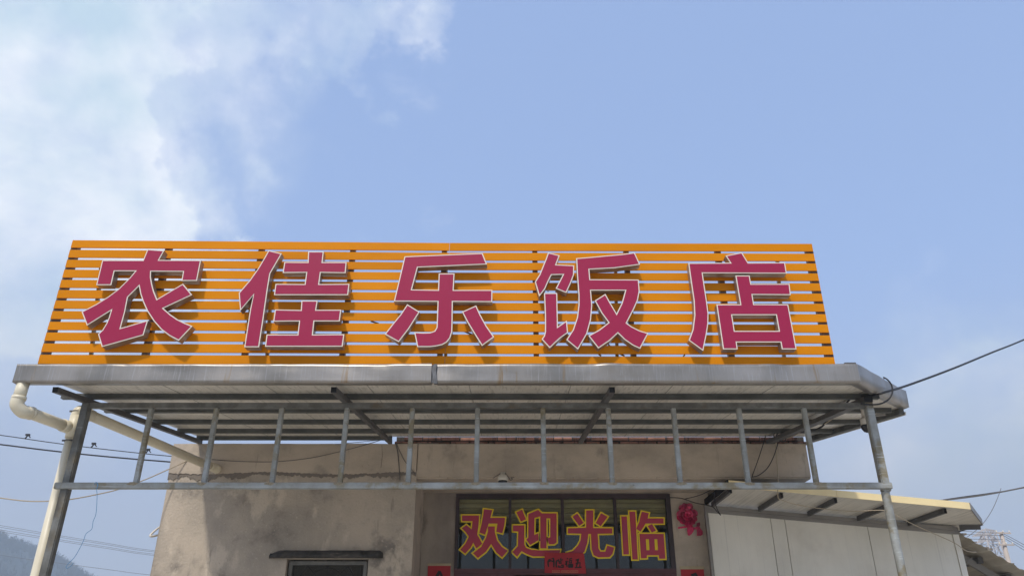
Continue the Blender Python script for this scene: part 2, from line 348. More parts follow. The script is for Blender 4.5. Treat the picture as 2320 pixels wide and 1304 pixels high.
# ------------------------------------------------------------ restaurant building
zt, zb = Z(2.613), Z(2.157)                             # parapet top, underside of the beam
bld = thing('restaurant_building', (0, YW, 0), 'single-storey plastered restaurant building with a brick-topped beam over its recessed doorway', 'building')
XL, XR_ = -4.49, -1.25
wx0, wx1, wz1, wz0 = P(650, 1265, YW).x, P(835, 1265, YW).x, P(740, 1265, YW).z, P(740, 1265, YW).z - 1.25
zj = P(700, 1066, YW).z                                  # ragged line under the smooth parapet band
def ragged(x): return zj + noise.noise(Vector((x * 1.1, 3, 0))) * .03 + noise.noise(Vector((x * 9, 1, 0))) * .014 + noise.noise(Vector((x * 31, 1, 0))) * .012
bm = nb()
box(bm, XL, wx0, YW, YW + .24, 0, zj); box(bm, wx1, XR_, YW, YW + .24, 0, zj)
box(bm, wx0, wx1, YW, YW + .24, 0, wz0); box(bm, wx0, wx1, YW, YW + .24, wz1, zj)
box(bm, XL, XL + .24, YW + .24, 17, 0, zj); box(bm, XR_ - .24, XR_, YW + .24, 17, 0, zj); box(bm, XL + .24, XR_ - .24, 16.8, 17, 0, zj)
link('wall', bm, M['plaster'], bld)
n = 320; bm = nb()                                        # smooth trowelled band above, thicker, with a broken lower edge
up = [Vector((XL - .012 + (XR_ + .004 - XL) * i / n, 0)) for i in range(n + 1)]
lo = [Vector((p.x, ragged(p.x) - .03)) for p in up]; hi = [Vector((p.x, zt + noise.noise(Vector((p.x * 1.7, 0, 0))) * .008)) for p in up]
plate(bm, [lo + hi[::-1]], YW - .018, YW + .16)
box(bm, XL - .012, XL + .24, YW + .16, 17, zj - .02, zt); box(bm, XL + .24, XR_, YW + .16, YW + .26, zj + .001, zt - .01)
link('parapet', bm, M['plaster_smooth'], bld)
bm = nb(); l2 = [Vector((p.x, ragged(p.x) - .05 - abs(noise.noise(Vector((p.x * 2.1, 5, 0)))) * .09 - abs(noise.noise(Vector((p.x * 13, 5, 0)))) * .05 - abs(noise.noise(Vector((p.x * 41, 5, 0)))) * .03)) for p in up]
plate(bm, [l2 + [Vector((p.x, ragged(p.x) - .02)) for p in up][::-1]], YW - .009, YW + .01)
link('broken_plaster_strip', bm, M['joint'], bld)
bm = nb(); box(bm, XL + .24, XR_ - .24, YW + .26, 16.8, zt - .5, zt - .35); link('flat_roof', bm, M['plaster_dark'], bld)
# beam with soffit over the doorway
bm = nb(); xb1 = 3.915
box(bm, XR_ + .001, xb1, YW, 14, zb, zt)
bmesh.ops.bevel(bm, geom=[e for e in bm.edges if all(abs(v.co.z - zb) < 1e-4 and abs(v.co.y - YW) < 1e-4 for v in e.verts)], offset=.02, segments=2, affect='EDGES')
link('beam', bm, M['plaster_smooth'], bld)
# recess: left part darker and blotchy, right pilaster
fx0, fx1, fzt = P(1034, 1118, YR).x, P(1517, 1120, YR).x, P(1275, 1118, YR).z
fzb = P(1275, 1288, YR).z
bm = nb(); box(bm, XR_ + .001, fx0, YR, YR + .24, 0, zb - .001); link('recess_wall', bm, M['plaster_dark'], bld, label='dark blotchy plaster strip left of the doorway')
bm = nb(); box(bm, fx1, 2.78, YR, YR + .24, 0, zb - .001); box(bm, fx0, fx1, YR + .002, YR + .2, fzt, zb - .001); link('recess_wall', bm, M['plaster_smooth'], bld)
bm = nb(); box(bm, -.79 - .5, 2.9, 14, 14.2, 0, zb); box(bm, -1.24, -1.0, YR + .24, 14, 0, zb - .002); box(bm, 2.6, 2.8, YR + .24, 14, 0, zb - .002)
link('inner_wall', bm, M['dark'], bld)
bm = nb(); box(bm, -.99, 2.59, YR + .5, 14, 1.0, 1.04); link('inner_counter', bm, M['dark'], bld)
# bricks
bx0, bx1 = P(893, 1000, YW).x, P(1828, 1000, YW).x
bm = nb(); box(bm, bx0 + .02, bx1 - .01, YW + .07, YW + .3, zt, zt + .115); link('mortar_bed', bm, M['mortar'], bld)
bm = nb(); box(bm, 0, .238, YW + .045, YW + .16, zt + .006, zt + .048)
bmesh.ops.bevel(bm, geom=bm.edges[:], offset=.005, segments=1, affect='EDGES')
first = link('brick', bm, M['brick'], bld); first.location.x += bx0
for row in range(2):
    x = bx0 + (.125 if row else 0); k = 0
    while x < bx1 - .2:
        if row or k:
            inst(first, 'brick', (x - bx0 + random.uniform(-.004, .004), random.uniform(-.012, .014) + (.012 if row == 0 else 0), row * .056 + random.uniform(-.002, .002)), bld)
        x += .252; k += 1
bm = nb()                                                # crumbled mortar along the beam's top edge
for i in range(150):
    x = random.uniform(bx0, bx1); s = random.uniform(.012, .035)
    box(bm, x, x + s * 1.8, YW + random.uniform(-.004, .02), YW + .06, zt, zt + s * .45)
o = link('mortar_crumbs', bm, M['joint'], bld); o['kind'] = 'stuff'
# window ledge, window
bm = nb(); lx0, lx1 = P(612, 1255, YW).x, P(868, 1255, YW).x; lz0, lz1 = P(740, 1262, YW - .09).z, P(740, 1248, YW - .09).z
seg = 60
for i in range(seg):
    a = lx0 + (lx1 - lx0) * i / seg; b = lx0 + (lx1 - lx0) * (i + 1) / seg
rings = []
for i in range(seg + 1):
    x = lx0 + (lx1 - lx0) * i / seg; e = min(1, i / 5, (seg - i) / 3 + .25) ; e = max(.25, e)
    w = noise.noise(Vector((x * 9, 0, 2))) * .034; w2 = noise.noise(Vector((x * 17, 4, 2))) * .026
    rings.append([bm.verts.new((x, YW + .02, lz0 + .004)), bm.verts.new((x, YW - .09 * e + w, lz0 + w2 * .4)), bm.verts.new((x, YW - .1 * e + w2, (lz0 + lz1) / 2)), bm.verts.new((x, YW - .08 * e + w2, lz0 + (lz1 - lz0) * (.45 + .5 * e) + w * .6)), bm.verts.new((x, YW + .02, lz1 + .03 * e))])
for A, B in zip(rings, rings[1:]):
    for k in range(5): bm.faces.new((A[k], A[(k + 1) % 5], B[(k + 1) % 5], B[k]))
bm.faces.new(rings[0]); bm.faces.new(rings[-1][::-1]); link('window_ledge', bm, M['ledge'], bld, smooth=True)
bm = nb(); t = .045
box(bm, wx0 + .02, wx1 - .02, YW + .06, YW + .12, wz1 - .02 - t, wz1 - .02); box(bm, wx0 + .02, wx1 - .02, YW + .06, YW + .12, wz0, wz0 + t)
box(bm, wx0 + .02, wx0 + .02 + t, YW + .06, YW + .12, wz0 + t, wz1 - .02 - t); box(bm, wx1 - .02 - t, wx1 - .02, YW + .06, YW + .12, wz0 + t, wz1 - .02 - t)
win = link('window', bm, M['frame_grey'], bld)
bm = nb(); box(bm, wx0 + .06, wx1 - .06, YW + .088, YW + .092, wz0 + .04, wz1 - .06); link('insect_screen', bm, M['screen'], win)
cxw, czw = P(742, 1300, YW + .17).x, P(742, 1330, YW + .17).z
bm = nb()
for rad in (.36, .235): tube(bm, [(cxw + rad * math.cos(q * math.pi / 24), YW + .16, czw + rad * math.sin(q * math.pi / 24)) for q in range(48)], .008, 5, True)
for q in range(8):
    a = q * math.pi / 4; bar(bm, (cxw + .06 * math.cos(a), YW + .16, czw + .06 * math.sin(a)), (cxw + .35 * math.cos(a), YW + .16, czw + .35 * math.sin(a)), .012, .012, (0, 1, 0))
for x in (cxw - .43, cxw + .43): bar(bm, (x, YW + .16, wz0), (x, YW + .16, wz1), .014, .014, (0, 1, 0))
bar(bm, (cxw, YW + .16, czw + .25), (cxw, YW + .16, wz1), .05, .012, (0, 1, 0))
link('round_grille', bm, M['grille'], win)
# transom window with shutter behind
tw_z0 = P(1275, 1295, YR).z
bm = nb(); fy0, fy1 = YR - .02, YR + .06; W = fx1 - fx0; tf = .045
box(bm, fx0, fx1, fy0, fy1, fzt - .065, fzt); box(bm, fx0, fx1, fy0, fy1, tw_z0, tw_z0 + .045, 1)
box(bm, fx0, fx0 + tf, fy0, fy1, tw_z0 + .045, fzt - .065); box(bm, fx1 - tf - .02, fx1, fy0, fy1, tw_z0 + .045, fzt - .065)
mull = [P(q, 1128, YR).x for q in (1155.5, 1273.5, 1392)]
for x in mull: box(bm, x - .02, x + .02, fy0 + .004, fy1, tw_z0 + .045, fzt - .065)
tw = link('transom_window', bm, [M['frame_dark'], M['frame_red']], bld)
for a, b in zip([fx0 + tf] + [x + .02 for x in mull], [x - .02 for x in mull] + [fx1 - tf - .02]):
    bm = nb(); box(bm, a, b, YR + .018, YR + .023, tw_z0 + .045, fzt - .065); link('pane', bm, M['glass'], tw)
bm = nb(); y = YR + .19; zz = fzt - .02
o0 = None; hts = [.045, .075, .075, .075, .07]
for k in range(5):
    bm = nb(); h = .07; z1 = zz - k * .073
    prof = [(y, z1), (y - .012, z1 - .012), (y - .016, z1 - .04), (y - .004, z1 - .062), (y + .01, z1 - .068), (y + .02, z1)]
    A = [bm.verts.new((fx0 + .02, p, q)) for p, q in prof]; B = [bm.verts.new((fx1 - .02, p, q)) for p, q in prof]
    for i in range(6): bm.faces.new((A[i], A[(i + 1) % 6], B[(i + 1) % 6], B[i]))
    bm.faces.new(A); bm.faces.new(B[::-1]); link('shutter_slat', bm, M['shutter'], bld)
bm = nb(); zd = tw_z0 - .001                              # door leaves below the transom
box(bm, fx0, fx0 + .07, fy0 + .01, fy1, 0, zd); box(bm, fx1 - .07, fx1, fy0 + .01, fy1, 0, zd)
box(bm, fx0 + .07, fx1 - .07, fy0 + .012, fy1, zd - .035, zd)
for a, b in ((fx0 + .07, mull[0] + .06), (mull[2] - .55, fx1 - .07)): box(bm, a, b, fy0 + .02, fy0 + .05, 0, zd - .035)
link('door', bm, M['frame_red'], bld)
# ---- WELCOME lettering on the transom panes
GY = YR + .016
def Q(pts, ox, oy, s): return [P(ox + x / s, oy + y / s, GY) for x, y in pts]
S2 = 5.5238
H = {
'a': [([(810,478),(1025,478),(1018,600),(1000,715),(1065,832),(990,892),(952,820),(920,880),(850,955),(788,905),(850,835),(897,745),(860,690),(808,638),(865,597),(932,652),(942,550),(812,548)], 900),
      ([(1085,400),(1190,412),(1165,508),(1350,508),(1340,600),(1315,702),(1238,682),(1255,580),(1145,580),(1125,640),(1100,718),(1028,692),(1055,590),(1075,480)], 900),
      ([(1135,615),(1222,615),(1222,690),(1250,790),(1310,870),(1382,918),(1312,1002),(1240,940),(1175,835),(1110,930),(1010,1010),(948,950),(1050,870),(1110,760),(1135,680)], 900)],
'b': [([(1490,440),(1562,405),(1612,528),(1548,555)], 900),
      ([(1448,602),(1590,602),(1590,840),(1610,880),(1680,908),(1800,915),(2040,910),(2020,990),(1850,990),(1700,990),(1620,960),(1555,925),(1500,995),(1440,935),(1510,860),(1515,680),(1448,675)], 900),
      ([(1640,460),(1765,408),(1810,452),(1995,452),(1995,815),(1965,838),(1900,838),(1875,765),(1915,750),(1915,515),(1868,515),(1868,890),(1790,890),(1790,490),(1718,510),(1715,722),(1765,700),(1772,785),(1662,848),(1615,780),(1640,755)], 900)],
'c': [([(485,415),(575,415),(572,635),(812,640),(812,705),(630,708),(640,890),(665,930),(725,930),(750,855),(835,880),(815,960),(780,998),(640,1002),(580,975),(555,900),(545,710),(512,710),(500,820),(465,930),(400,990),(250,1000),(240,945),(320,920),(385,850),(415,790),(425,706),(258,703),(258,638),(485,632)], 1240),
      ([(315,495),(375,452),(455,570),(398,608)], 1240), ([(672,448),(755,495),(668,612),(605,572)], 1240)],
'd': [([(925,490),(995,490),(1022,965),(952,965)], 1240), ([(1025,430),(1100,430),(1132,1028),(1065,1028)], 1240),
      ([(1182,430),(1270,450),(1255,515),(1455,515),(1455,580),(1228,580),(1200,630),(1165,680),(1112,645),(1150,560),(1165,490)], 1240),
      ([(1255,610),(1310,585),(1360,668),(1308,692)], 1240),
      ([(1152,708),(1455,708),(1478,1018),(1400,1020),(1395,975),(1245,975),(1245,1012),(1172,1015)], 1240, [[(1232,775),(1270,775),(1278,912),(1240,912)],[(1340,775),(1375,775),(1385,912),(1348,912)]])]}
dn = .0004
for key in 'abcd':
    bY, bR = nb(), nb(); c = 0
    for it in H[key]:
        out = loop2(Q(it[0], it[1], 1080, S2)); c += 1
        plate(bY, [offset(out, .0185)], GY - .0016 - c * dn, GY - .001)
        holes = [loop2(Q(h_, it[1], 1080, S2)) for h_ in it[2]] if len(it) > 2 else []
        plate(bR, [out] + holes, GY - .0042 - c * .0001, GY - .0036)
    oc = link('character', bY, M['vinyl_yellow'], tw, label={'a': 'vinyl character 欢 on the first pane', 'b': 'vinyl character 迎 on the second pane', 'c': 'vinyl character 光 on the third pane', 'd': 'vinyl character 临 on the last pane'}[key]); link('character_face', bR, M['vinyl_red'], tw)
# ------------------------------------------------------------ poster over the door
def strokes(bm, pts_list, ox, oy, s, Y, w):
    for st_ in pts_list:
        wd_ = w
        if isinstance(st_[0], (int, float)): wd_ = st_[0]; st_ = st_[1]
        q = [P(ox + x / s, oy + y / s, Y) for x, y in st_]
        m_ = Matrix.Identity(3); l = loop2(q); L_, R_ = [], []
        for i, p in enumerate(l):
            d = ((l[min(i + 1, len(l) - 1)]) - l[max(i - 1, 0)]).normalized(); nn_ = Vector((-d.y, d.x)) * wd_ * (.5 if 0 < i < len(l) - 1 else .36)
            L_.append(p + nn_); R_.append(p - nn_)
        strokes.k += 1; dy = strokes.k % 40 * .00006
        for i in range(len(l) - 1):
            bm.faces.new([bm.verts.new((v.x, Y - dy, v.y)) for v in (L_[i], L_[i + 1], R_[i + 1], R_[i])])
strokes.k = 0
PY = YR - .03
a = P(1234, 1250, PY); b = P(1328, 1297, PY)
pst = thing('door_banner', (P(1280, 1297, PY).x, PY, b.z), 'small red paper banner with four black characters stuck over the middle of the doorway', 'banner')
bm = nb(); v = [P(1234, 1250, PY), P(1323, 1252, PY), P(1328, 1298, PY), P(1234, 1296.5, PY)]
plate(bm, [loop2(v)], PY, PY + .002); link('paper', bm, M['paper'], pst)
bm = nb(); s3 = 2241 / 110
strokes(bm, [[(400,520),(340,620),(345,760),(365,880)],[(430,500),(440,600),(400,650)],[(500,500),(590,475),(610,600),(610,780),(600,890)],[(500,560),(520,620),(600,620)],
 [(760,560),(720,640),(715,780),(735,900)],[(820,510),(800,600),(870,590)],[(930,460),(920,560)],[(900,570),(1030,540)],[(820,640),(960,630)],[(830,700),(970,700)],[(820,800),(830,890),(900,880)],[(930,800),(1040,790),(1040,880),(960,890)],
 [(1210,460),(1250,510)],[(1130,640),(1230,600),(1140,780)],[(1190,650),(1215,880)],[(1300,520),(1450,480)],[(1310,590),(1320,690),(1420,680),(1430,580),(1310,590)],[(1280,770),(1290,890),(1480,880),(1490,760),(1280,770)],[(1385,770),(1385,880)],[(1290,830),(1480,825)],
 [(1620,570),(1780,500)],[(1740,540),(1700,700),(1640,880)],[(1610,720),(1820,680),(1800,880)],[(1570,910),(1890,890)]], 1225, 1240, s3, PY - .003, .021)
strokes(bm, [[(1720,560),(1690,640)],[(840,860),(1020,900)]], 1225, 1240, s3, PY - .003, .02)
link('lettering', bm, M['ink'], pst)
bm = nb()
for x0, x1 in ((535, 885), (965, 1320), (1375, 1720)):
    strokes(bm, [[(x0,1045),(x1,1045)],[(x0,1045),(x0,1140)],[(x0,1140),(x1,1140)],[(x1,1045),(x1,1140)],[(x0+40,1095),(x1-50,1100)]], 1225, 1240, s3, PY - .003, .0045)
link('small_print', bm, M['gold'], pst)
# couplets either side of the door
def couplet(px0, px1, ytop, yred, Y, lab, st_):
    zb_ = .9; x0, x1 = P(px0, ytop, Y).x, P(px1, ytop, Y).x; z1 = P(px0, ytop, Y).z; zr_ = P(px0, yred, Y).z
    t_ = thing('door_couplet', ((x0 + x1) / 2, Y, zb_), lab, 'couplet')
    bm = nb(); box(bm, x0 - .008, x1 + .008, Y - .001, Y + .006, zr_ + .001, z1); link('paper_edge', bm, M['paper_edge'], t_)
    bm = nb(); box(bm, x0, x1, Y - .003, Y + .006, zb_, zr_); link('paper', bm, M['paper'], t_)
    bm = nb(); strokes(bm, st_, 0, 0, 1, Y - .005, .045); link('lettering', bm, M['ink'], t_)
couplet(970, 1021, 1275, 1280.5, YR - .012, 'vertical red paper couplet on the dark wall left of the door', [[(996,1292),(990,1304),(984,1316)],[(996,1293),(1004,1310)],[(985,1330),(1006,1328)],[(995,1325),(995,1350)]])
couplet(1541.5, 1593.5, 1281.5, 1288.5, YR - .012, 'vertical red paper couplet under the crimson flower right of the door', [[(1566,1302),(1576,1299),(1580,1306)],[(1566,1304),(1584,1312)],[(1560,1325),(1586,1322)],[(1573,1310),(1570,1340)]])
# flower
fl = thing('paper_flower', P(1560, 1180, YR - .04), 'crimson foil peony with trailing leaves hung on the plaster right of the door', 'flower decoration')
FY = YR - .03; fc = P(1556, 1166, FY)
for ring_, (cnt, rad_, sz) in enumerate(((13, .118, .052), (11, .085, .05), (8, .05, .045), (5, .02, .035))):
    for k in range(cnt):
        rad = rad_; a = 2 * math.pi * k / cnt + ring_ * .7 + random.uniform(-.22, .22); rad *= random.uniform(.86, 1.12); bm = nb()
        c = Vector((fc.x + math.cos(a) * rad * .92, FY - .015 * ring_, fc.z + math.sin(a) * rad * 1.06))
        u_ = Vector((math.cos(a), -.55 + random.uniform(-.3, .3), math.sin(a))).normalized(); s_ = Vector((-math.sin(a), random.uniform(-.3, .3), math.cos(a)))
        mid = bm.verts.new(c + Vector((0, -.012, 0)))
        pr = [bm.verts.new(c + u_ * sz * math.cos(q * math.pi / 3.5) * random.uniform(.8, 1.1) + s_ * sz * .95 * math.sin(q * math.pi / 3.5)) for q in range(7)]
        for q in range(7): bm.faces.new((mid, pr[q], pr[(q + 1) % 7]))
        link('petal', bm, M['petal'], fl)
def leaf(pts, dy):
    bm = nb(); l = loop2([P(1520 + x / 7.49, 1130 + y / 7.49, FY) for x, y in pts]); plate(bm, [l], FY - dy, FY - dy + .003); link('leaf', bm, M['petal'], fl)
leaf([(120,470),(240,455),(300,440),(330,470),(240,485),(120,502)], .004)
leaf([(275,465),(385,470),(385,540),(350,590),(310,622),(285,610),(272,540)], .010)
leaf([(370,490),(430,465),(480,460),(500,500),(535,545),(538,600),(500,622),(435,622),(440,560),(430,510),(380,515)], .014)
leaf([(425,415),(460,395),(490,390),(498,440),(478,465),(430,455),(440,430)], .006)
# ------------------------------------------------------------ canopy
cano = thing('steel_canopy', (-4.13, YP, 0), 'galvanised steel canopy with white panel roof and dented stainless fascia in front of the building', 'canopy')
zh0, zh1 = Z(2.211), Z(2.261)
prof_x = [(-4.20, 6.7), (3.14, 6.7), (4.22, 7.98), (4.02, 10.16)]
def yfront(x): return 6.70 if x <= 3.10 else 6.70 + (x - 3.10) * (7.98 - 6.70) / (4.20 - 3.10)
xs = [-4.20 + k * .95 for k in range(9)]
for a, b in zip(xs, xs[1:] + [4.2]):
    if b <= a: continue
    a2, b2 = a + .003, b - .003
    poly = [(a2, yfront(a2))]
    if a2 < 3.10 < b2: poly.append((3.10, 6.7))
    poly.append((b2, yfront(b2)))
    if b2 > 4.1: poly += [(4.0, 10.14)]
    else: poly.append((b2, 10.14))
    poly.append((min(a2, 3.99), 10.14))
    bm = nb(); A = [bm.verts.new((x, y, zr(y))) for x, y in poly]; B = [bm.verts.new((x, y, zr(y) + .06)) for x, y in poly]
    for i in range(len(poly)): j = (i + 1) % len(poly); bm.faces.new((A[i], A[j], B[j], B[i]))
    bm.faces.new(A[::-1]); bm.faces.new(B); link('roof_panel', bm, M['soffit'], cano)
    bm = nb(); bar(bm, (b, yfront(min(b, 4.15)) + .02, zr(yfront(min(b, 4.15)) + .02) - .001), (b if b < 4.1 else 4.0, 10.12, zr(10.12) - .001), .005, .003); link('panel_seam', bm, M['trim_grey'], cano) if b < 4.0 else bm.free()
bm = nb(); e0, e1 = Vector((4.21, 8.02, zr(8.02) + .03)), Vector((4.01, 10.16, zr(10.16) + .03)); bar(bm, e0, e1, .012, .07); bar(bm, e0 + Vector((.015, 0, -.09)), e1 + Vector((.015, 0, -.09)), .012, .035); link('edge_trim', bm, M['soffit'], cano)
bm = nb(); bar(bm, e0 + Vector((-.02, 0, -.068)), e1 + Vector((-.02, 0, -.068)), .05, .06); link('edge_purlin', bm, M['purlin'], cano)
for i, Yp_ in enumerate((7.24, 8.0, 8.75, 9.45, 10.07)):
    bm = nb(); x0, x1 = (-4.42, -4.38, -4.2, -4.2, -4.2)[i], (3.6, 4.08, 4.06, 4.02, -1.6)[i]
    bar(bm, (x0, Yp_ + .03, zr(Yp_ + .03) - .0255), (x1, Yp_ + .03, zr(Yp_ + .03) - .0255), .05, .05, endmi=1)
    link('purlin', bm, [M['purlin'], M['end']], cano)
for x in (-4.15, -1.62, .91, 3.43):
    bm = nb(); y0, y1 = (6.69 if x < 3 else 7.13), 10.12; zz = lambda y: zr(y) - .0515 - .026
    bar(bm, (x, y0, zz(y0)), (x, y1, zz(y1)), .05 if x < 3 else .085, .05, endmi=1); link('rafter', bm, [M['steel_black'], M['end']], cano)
bm = nb(); bar(bm, (-4.165, YP + .025, (zh0 + zh1) / 2), (3.495, YP + .025, (zh0 + zh1) / 2), .05, .05); link('header_beam', bm, M['steel_dark'], cano)
zrl0, zrl1 = Z(1.432), Z(1.49)
bm = nb(); bar(bm, (-4.22, YP - .01, (zrl0 + zrl1) / 2), (3.505, YP - .01, (zrl0 + zrl1) / 2), .05, zrl1 - zrl0)
bmesh.ops.bevel(bm, geom=bm.edges[:], offset=.006, segments=2, affect='EDGES'); link('rail', bm, M['steel_light'], cano)
for k in range(1, 12):
    x = -4.128 + .6325 * k; bm = nb()
    jx = random.uniform(-.006, .006)
    bar(bm, (x + jx * .2, YP + .025, zrl1 - .002), (x, YP + .025, zh0 + .002), .046, .046, (0, 1, 0))
    bmesh.ops.bevel(bm, geom=bm.edges[:], offset=.006, segments=2, affect='EDGES'); link('baluster', bm, M['steel_light'], cano)
for k, x in enumerate([-4.13 + .6325 * q for q in range(1, 12)]):       # brown weld blotches at the joints
    bm = nb(); c = Vector((x, YP - .036, zrl1 - .012)); n_ = 14
    ring = [bm.verts.new(c + Vector((math.cos(2 * math.pi * q / n_) * .05 * random.uniform(.7, 1.2), 0, math.sin(2 * math.pi * q / n_) * .016 * random.uniform(.7, 1.1)))) for q in range(n_)]
    ring2 = [bm.verts.new(v_.co + Vector((0, .004, 0))) for v_ in ring]
    bm.faces.new(ring)
    for q in range(n_): bm.faces.new((ring[q], ring[(q + 1) % n_], ring2[(q + 1) % n_], ring2[q]))
    link('weld_mark', bm, M['weld'] if 'weld' in M else M.setdefault('weld', mat('brown_weld', (.22, .17, .10), .8, 0, (.32, .28, .2), 60, 4)), cano)
bm = nb(); bar(bm, (-4.13, YP + .025, 0), (-4.13, YP + .025, zh1), .075, .075, (0, 1, 0)); bmesh.ops.bevel(bm, geom=bm.edges[:], offset=.008, segments=2, affect='EDGES'); link('post', bm, M['steel_dark'], cano)
bm = nb(); bar(bm, (3.46, YP + .025, zrl0 - .02), (3.46, YP + .025, zh1 + .05), .075, .075, (0, 1, 0)); bmesh.ops.bevel(bm, geom=bm.edges[:], offset=.008, segments=2, affect='EDGES')
tube(bm, [(3.455, YP + .03, 0), (3.455, YP + .03, zrl0 - .02)], .038, 20)
link('post', bm, M['steel_light'], cano)
# wavy stainless fascia with gutter lip
def sheet(x0, x1, y0, zlo, zhi, seed, nx):
    bm = nb(); nz_ = 8; g = []
    for i in range(nx + 1):
        x = x0 + (x1 - x0) * i / nx; col = []
        for j in range(nz_ + 1):
            t_ = j / nz_
            d = noise.noise(Vector((x * 1.3 + seed, t_ * .7, 0))) * .016 * (.25 + t_) + noise.noise(Vector((x * 4.1 + seed, t_ * 1.8, 3))) * .006 * t_
            d += -.012 * max(0, noise.noise(Vector((x * 2.7 + seed, 9, 1))) - .25) * t_ * 3
            dz = noise.noise(Vector((x * 2.1, seed, 7))) * .006 if j == nz_ else 0
            col.append(bm.verts.new((x, y0 + d, zlo + (zhi - zlo) * t_ + dz)))
        back = bm.verts.new((x, y0 + .10, zlo + .004)); back2 = bm.verts.new((x, y0 + .10, zlo + .05))
        g.append([back2, back] + col + [bm.verts.new((x, y0 + .03, zhi - .006))])
    for A, B in zip(g, g[1:]):
        for k in range(len(A) - 1): bm.faces.new((A[k], A[k + 1], B[k + 1], B[k]))
    return bm
fz0, fz1 = Z(2.264), Z(2.437); xg = P(985, 845, YF).x
bm = sheet(-4.50, xg - .03, YF, fz0, fz1, 2.3, 220); vl = [v_ for v_ in bm.verts if v_.co.x < -4.4999]
bm.faces.new([bm.verts.new(c_) for c_ in ((-4.501, YF, fz0), (-4.501, YF, fz1), (-4.501, YF + .10, fz1), (-4.501, YF + .10, fz0))])
link('fascia', bm, M['fascia'], cano, smooth=True)
bm = sheet(xg + .02, 3.14, YF + .002, fz0, fz1, 8.1, 150); link('fascia', bm, M['fascia'], cano, smooth=True)
bm = nb(); pts_ = [(983, 824), (978, 835), (980, 848), (983, 868), (991, 868), (989, 848), (988, 835), (990, 824)]
plate(bm, [loop2([P(x, y, YF - .012) for x, y in pts_])], YF - .012, YF + .02); box(bm, xg - .04, xg + .03, YF + .012, YF + .03, fz0, fz1 - .004); link('fascia_overlap', bm, M['fascia_gap'], cano)
# chamfered corner piece
bm = nb(); A0, A1 = Vector((3.14, YF, fz0)), Vector((4.26, 7.98, Z(2.455))); nx = 40; g = []
nrm = Vector((A1.y - A0.y, -(A1.x - A0.x), 0)).normalized()
for i in range(nx + 1):
    p = A0.lerp(A1, i / nx); h_ = .174 + .006 * i / nx; d = noise.noise(Vector((i * .11, 0, 5))) * .01
    g.append([bm.verts.new(p - nrm * .10 + Vector((0, 0, .05))), bm.verts.new(p - nrm * .10), bm.verts.new(p), bm.verts.new(p + nrm * d + Vector((0, 0, h_ * .5))), bm.verts.new(p + nrm * d * 1.3 + Vector((0, 0, h_)))])
for A, B in zip(g, g[1:]):
    for k in range(4): bm.faces.new((A[k], A[k + 1], B[k + 1], B[k]))
p = A1; bm.faces.new([bm.verts.new(p + Vector(q)) for q in ((0.001, 0, 0), (0.001, 0, .18), (-.03, .10, .18), (-.03, .10, 0))])
link('fascia', bm, M['fascia'], cano, smooth=True, label='stainless fascia of the slanting right corner')
bm = nb(); v0 = P(1898, 823, YF + .25); v1 = P(1940, 825.5, YF + .1); box(bm, v0.x, v1.x, YF + .1, YF + .3, v1.z - .002, v1.z + .022); link('flashing', bm, M['steel_black'], cano)
bm = nb(); bar(bm, P(1975, 941, 8.05), P(2006, 938, 8.0), .03, .02); link('bracket', bm, M['trim_grey'], cano)
# ------------------------------------------------------------ rooftop sign
sign = thing('rooftop_sign', (-.6, YS, Z(2.44)), 'long rooftop sign of orange slats with five large crimson Chinese characters', 'sign')
rowsL = [(60,132),(155,228),(253,325),(350,425),(450,525),(550,627),(652,730),(757,833),(862,940),(967,1047),(1075,1158),(1187,1275)]
rowsR = [(96,168),(192,264),(290,360),(388,459),(485,557),(585,660),(686,760),(788,863),(890,967),(996,1073),(1103,1184),(1210,1285)]
rowsC = [(88,161),(184,256),(281,350),(379,450),(478,550),(577,652),(676,750),(779,854),(882,958),(987,1064),(1093,1174),(1200,1284)]
XsL, XsM, XsR = P(125, 683, YS).x, P(1013, 690, YS).x, P(1865, 683, YS).x
K = 4.34773
for (a, b), (c, d), (e, f) in zip(rowsL, rowsC, rowsR):
    tl, bl_ = P(120, 530 + a / K, YS), P(110, 530 + b / K, YS)
    tm, bmid = P(1000, 530 + c / K, YS), P(1000, 530 + d / K, YS)
    tr_, br_ = P(1860, 530 + e / K, YS), P(1860, 530 + f / K, YS)
    for (x0, x1, t0, b0, t1, b1) in ((XsL, XsM - .002, tl, bl_, tm, bmid), (XsM + .002, XsR, tm, bmid, tr_, br_)):
        bm = nb(); n_ = 24; sd = random.uniform(0, 99); G = []
        for i in range(n_ + 1):
            s = i / n_; x = x0 + (x1 - x0) * s; zt_ = t0.z + (t1.z - t0.z) * s; zb2 = b0.z + (b1.z - b0.z) * s
            dy = noise.noise(Vector((x * .9, sd, 0))) * .004; dy2 = noise.noise(Vector((x * .9, sd, 4))) * .004
            G.append([bm.verts.new((x, YS + dy, zb2)), bm.verts.new((x, YS + dy2, zt_)), bm.verts.new((x, YS + .016, zt_ + .001)), bm.verts.new((x, YS + .016, zb2 + .001))])
        for A, B in zip(G, G[1:]):
            for q in range(4): bm.faces.new((A[q], A[(q + 1) % 4], B[(q + 1) % 4], B[q]))
        bm.faces.new(G[0][::-1]); bm.faces.new(G[-1]); link('slat', bm, M['orange'], sign)
ztop = P(1160, 556, YS).z
for px in (104, 330, 555, 776, 997, 1215, 1435, 1656, 1877):
    x = P(px, 803, YS + .045).x; w_ = .05 if px in (997, 776, 1215, 1435, 555) else .055
    bm = nb(); bar(bm, (x, YS + .045, Z(2.40)), (x, YS + .045, ztop + .03 * (px < 900)), w_ if px not in (104, 1877) else .07, .05, (0, 1, 0)); link('upright', bm, M['uprightm'], sign)
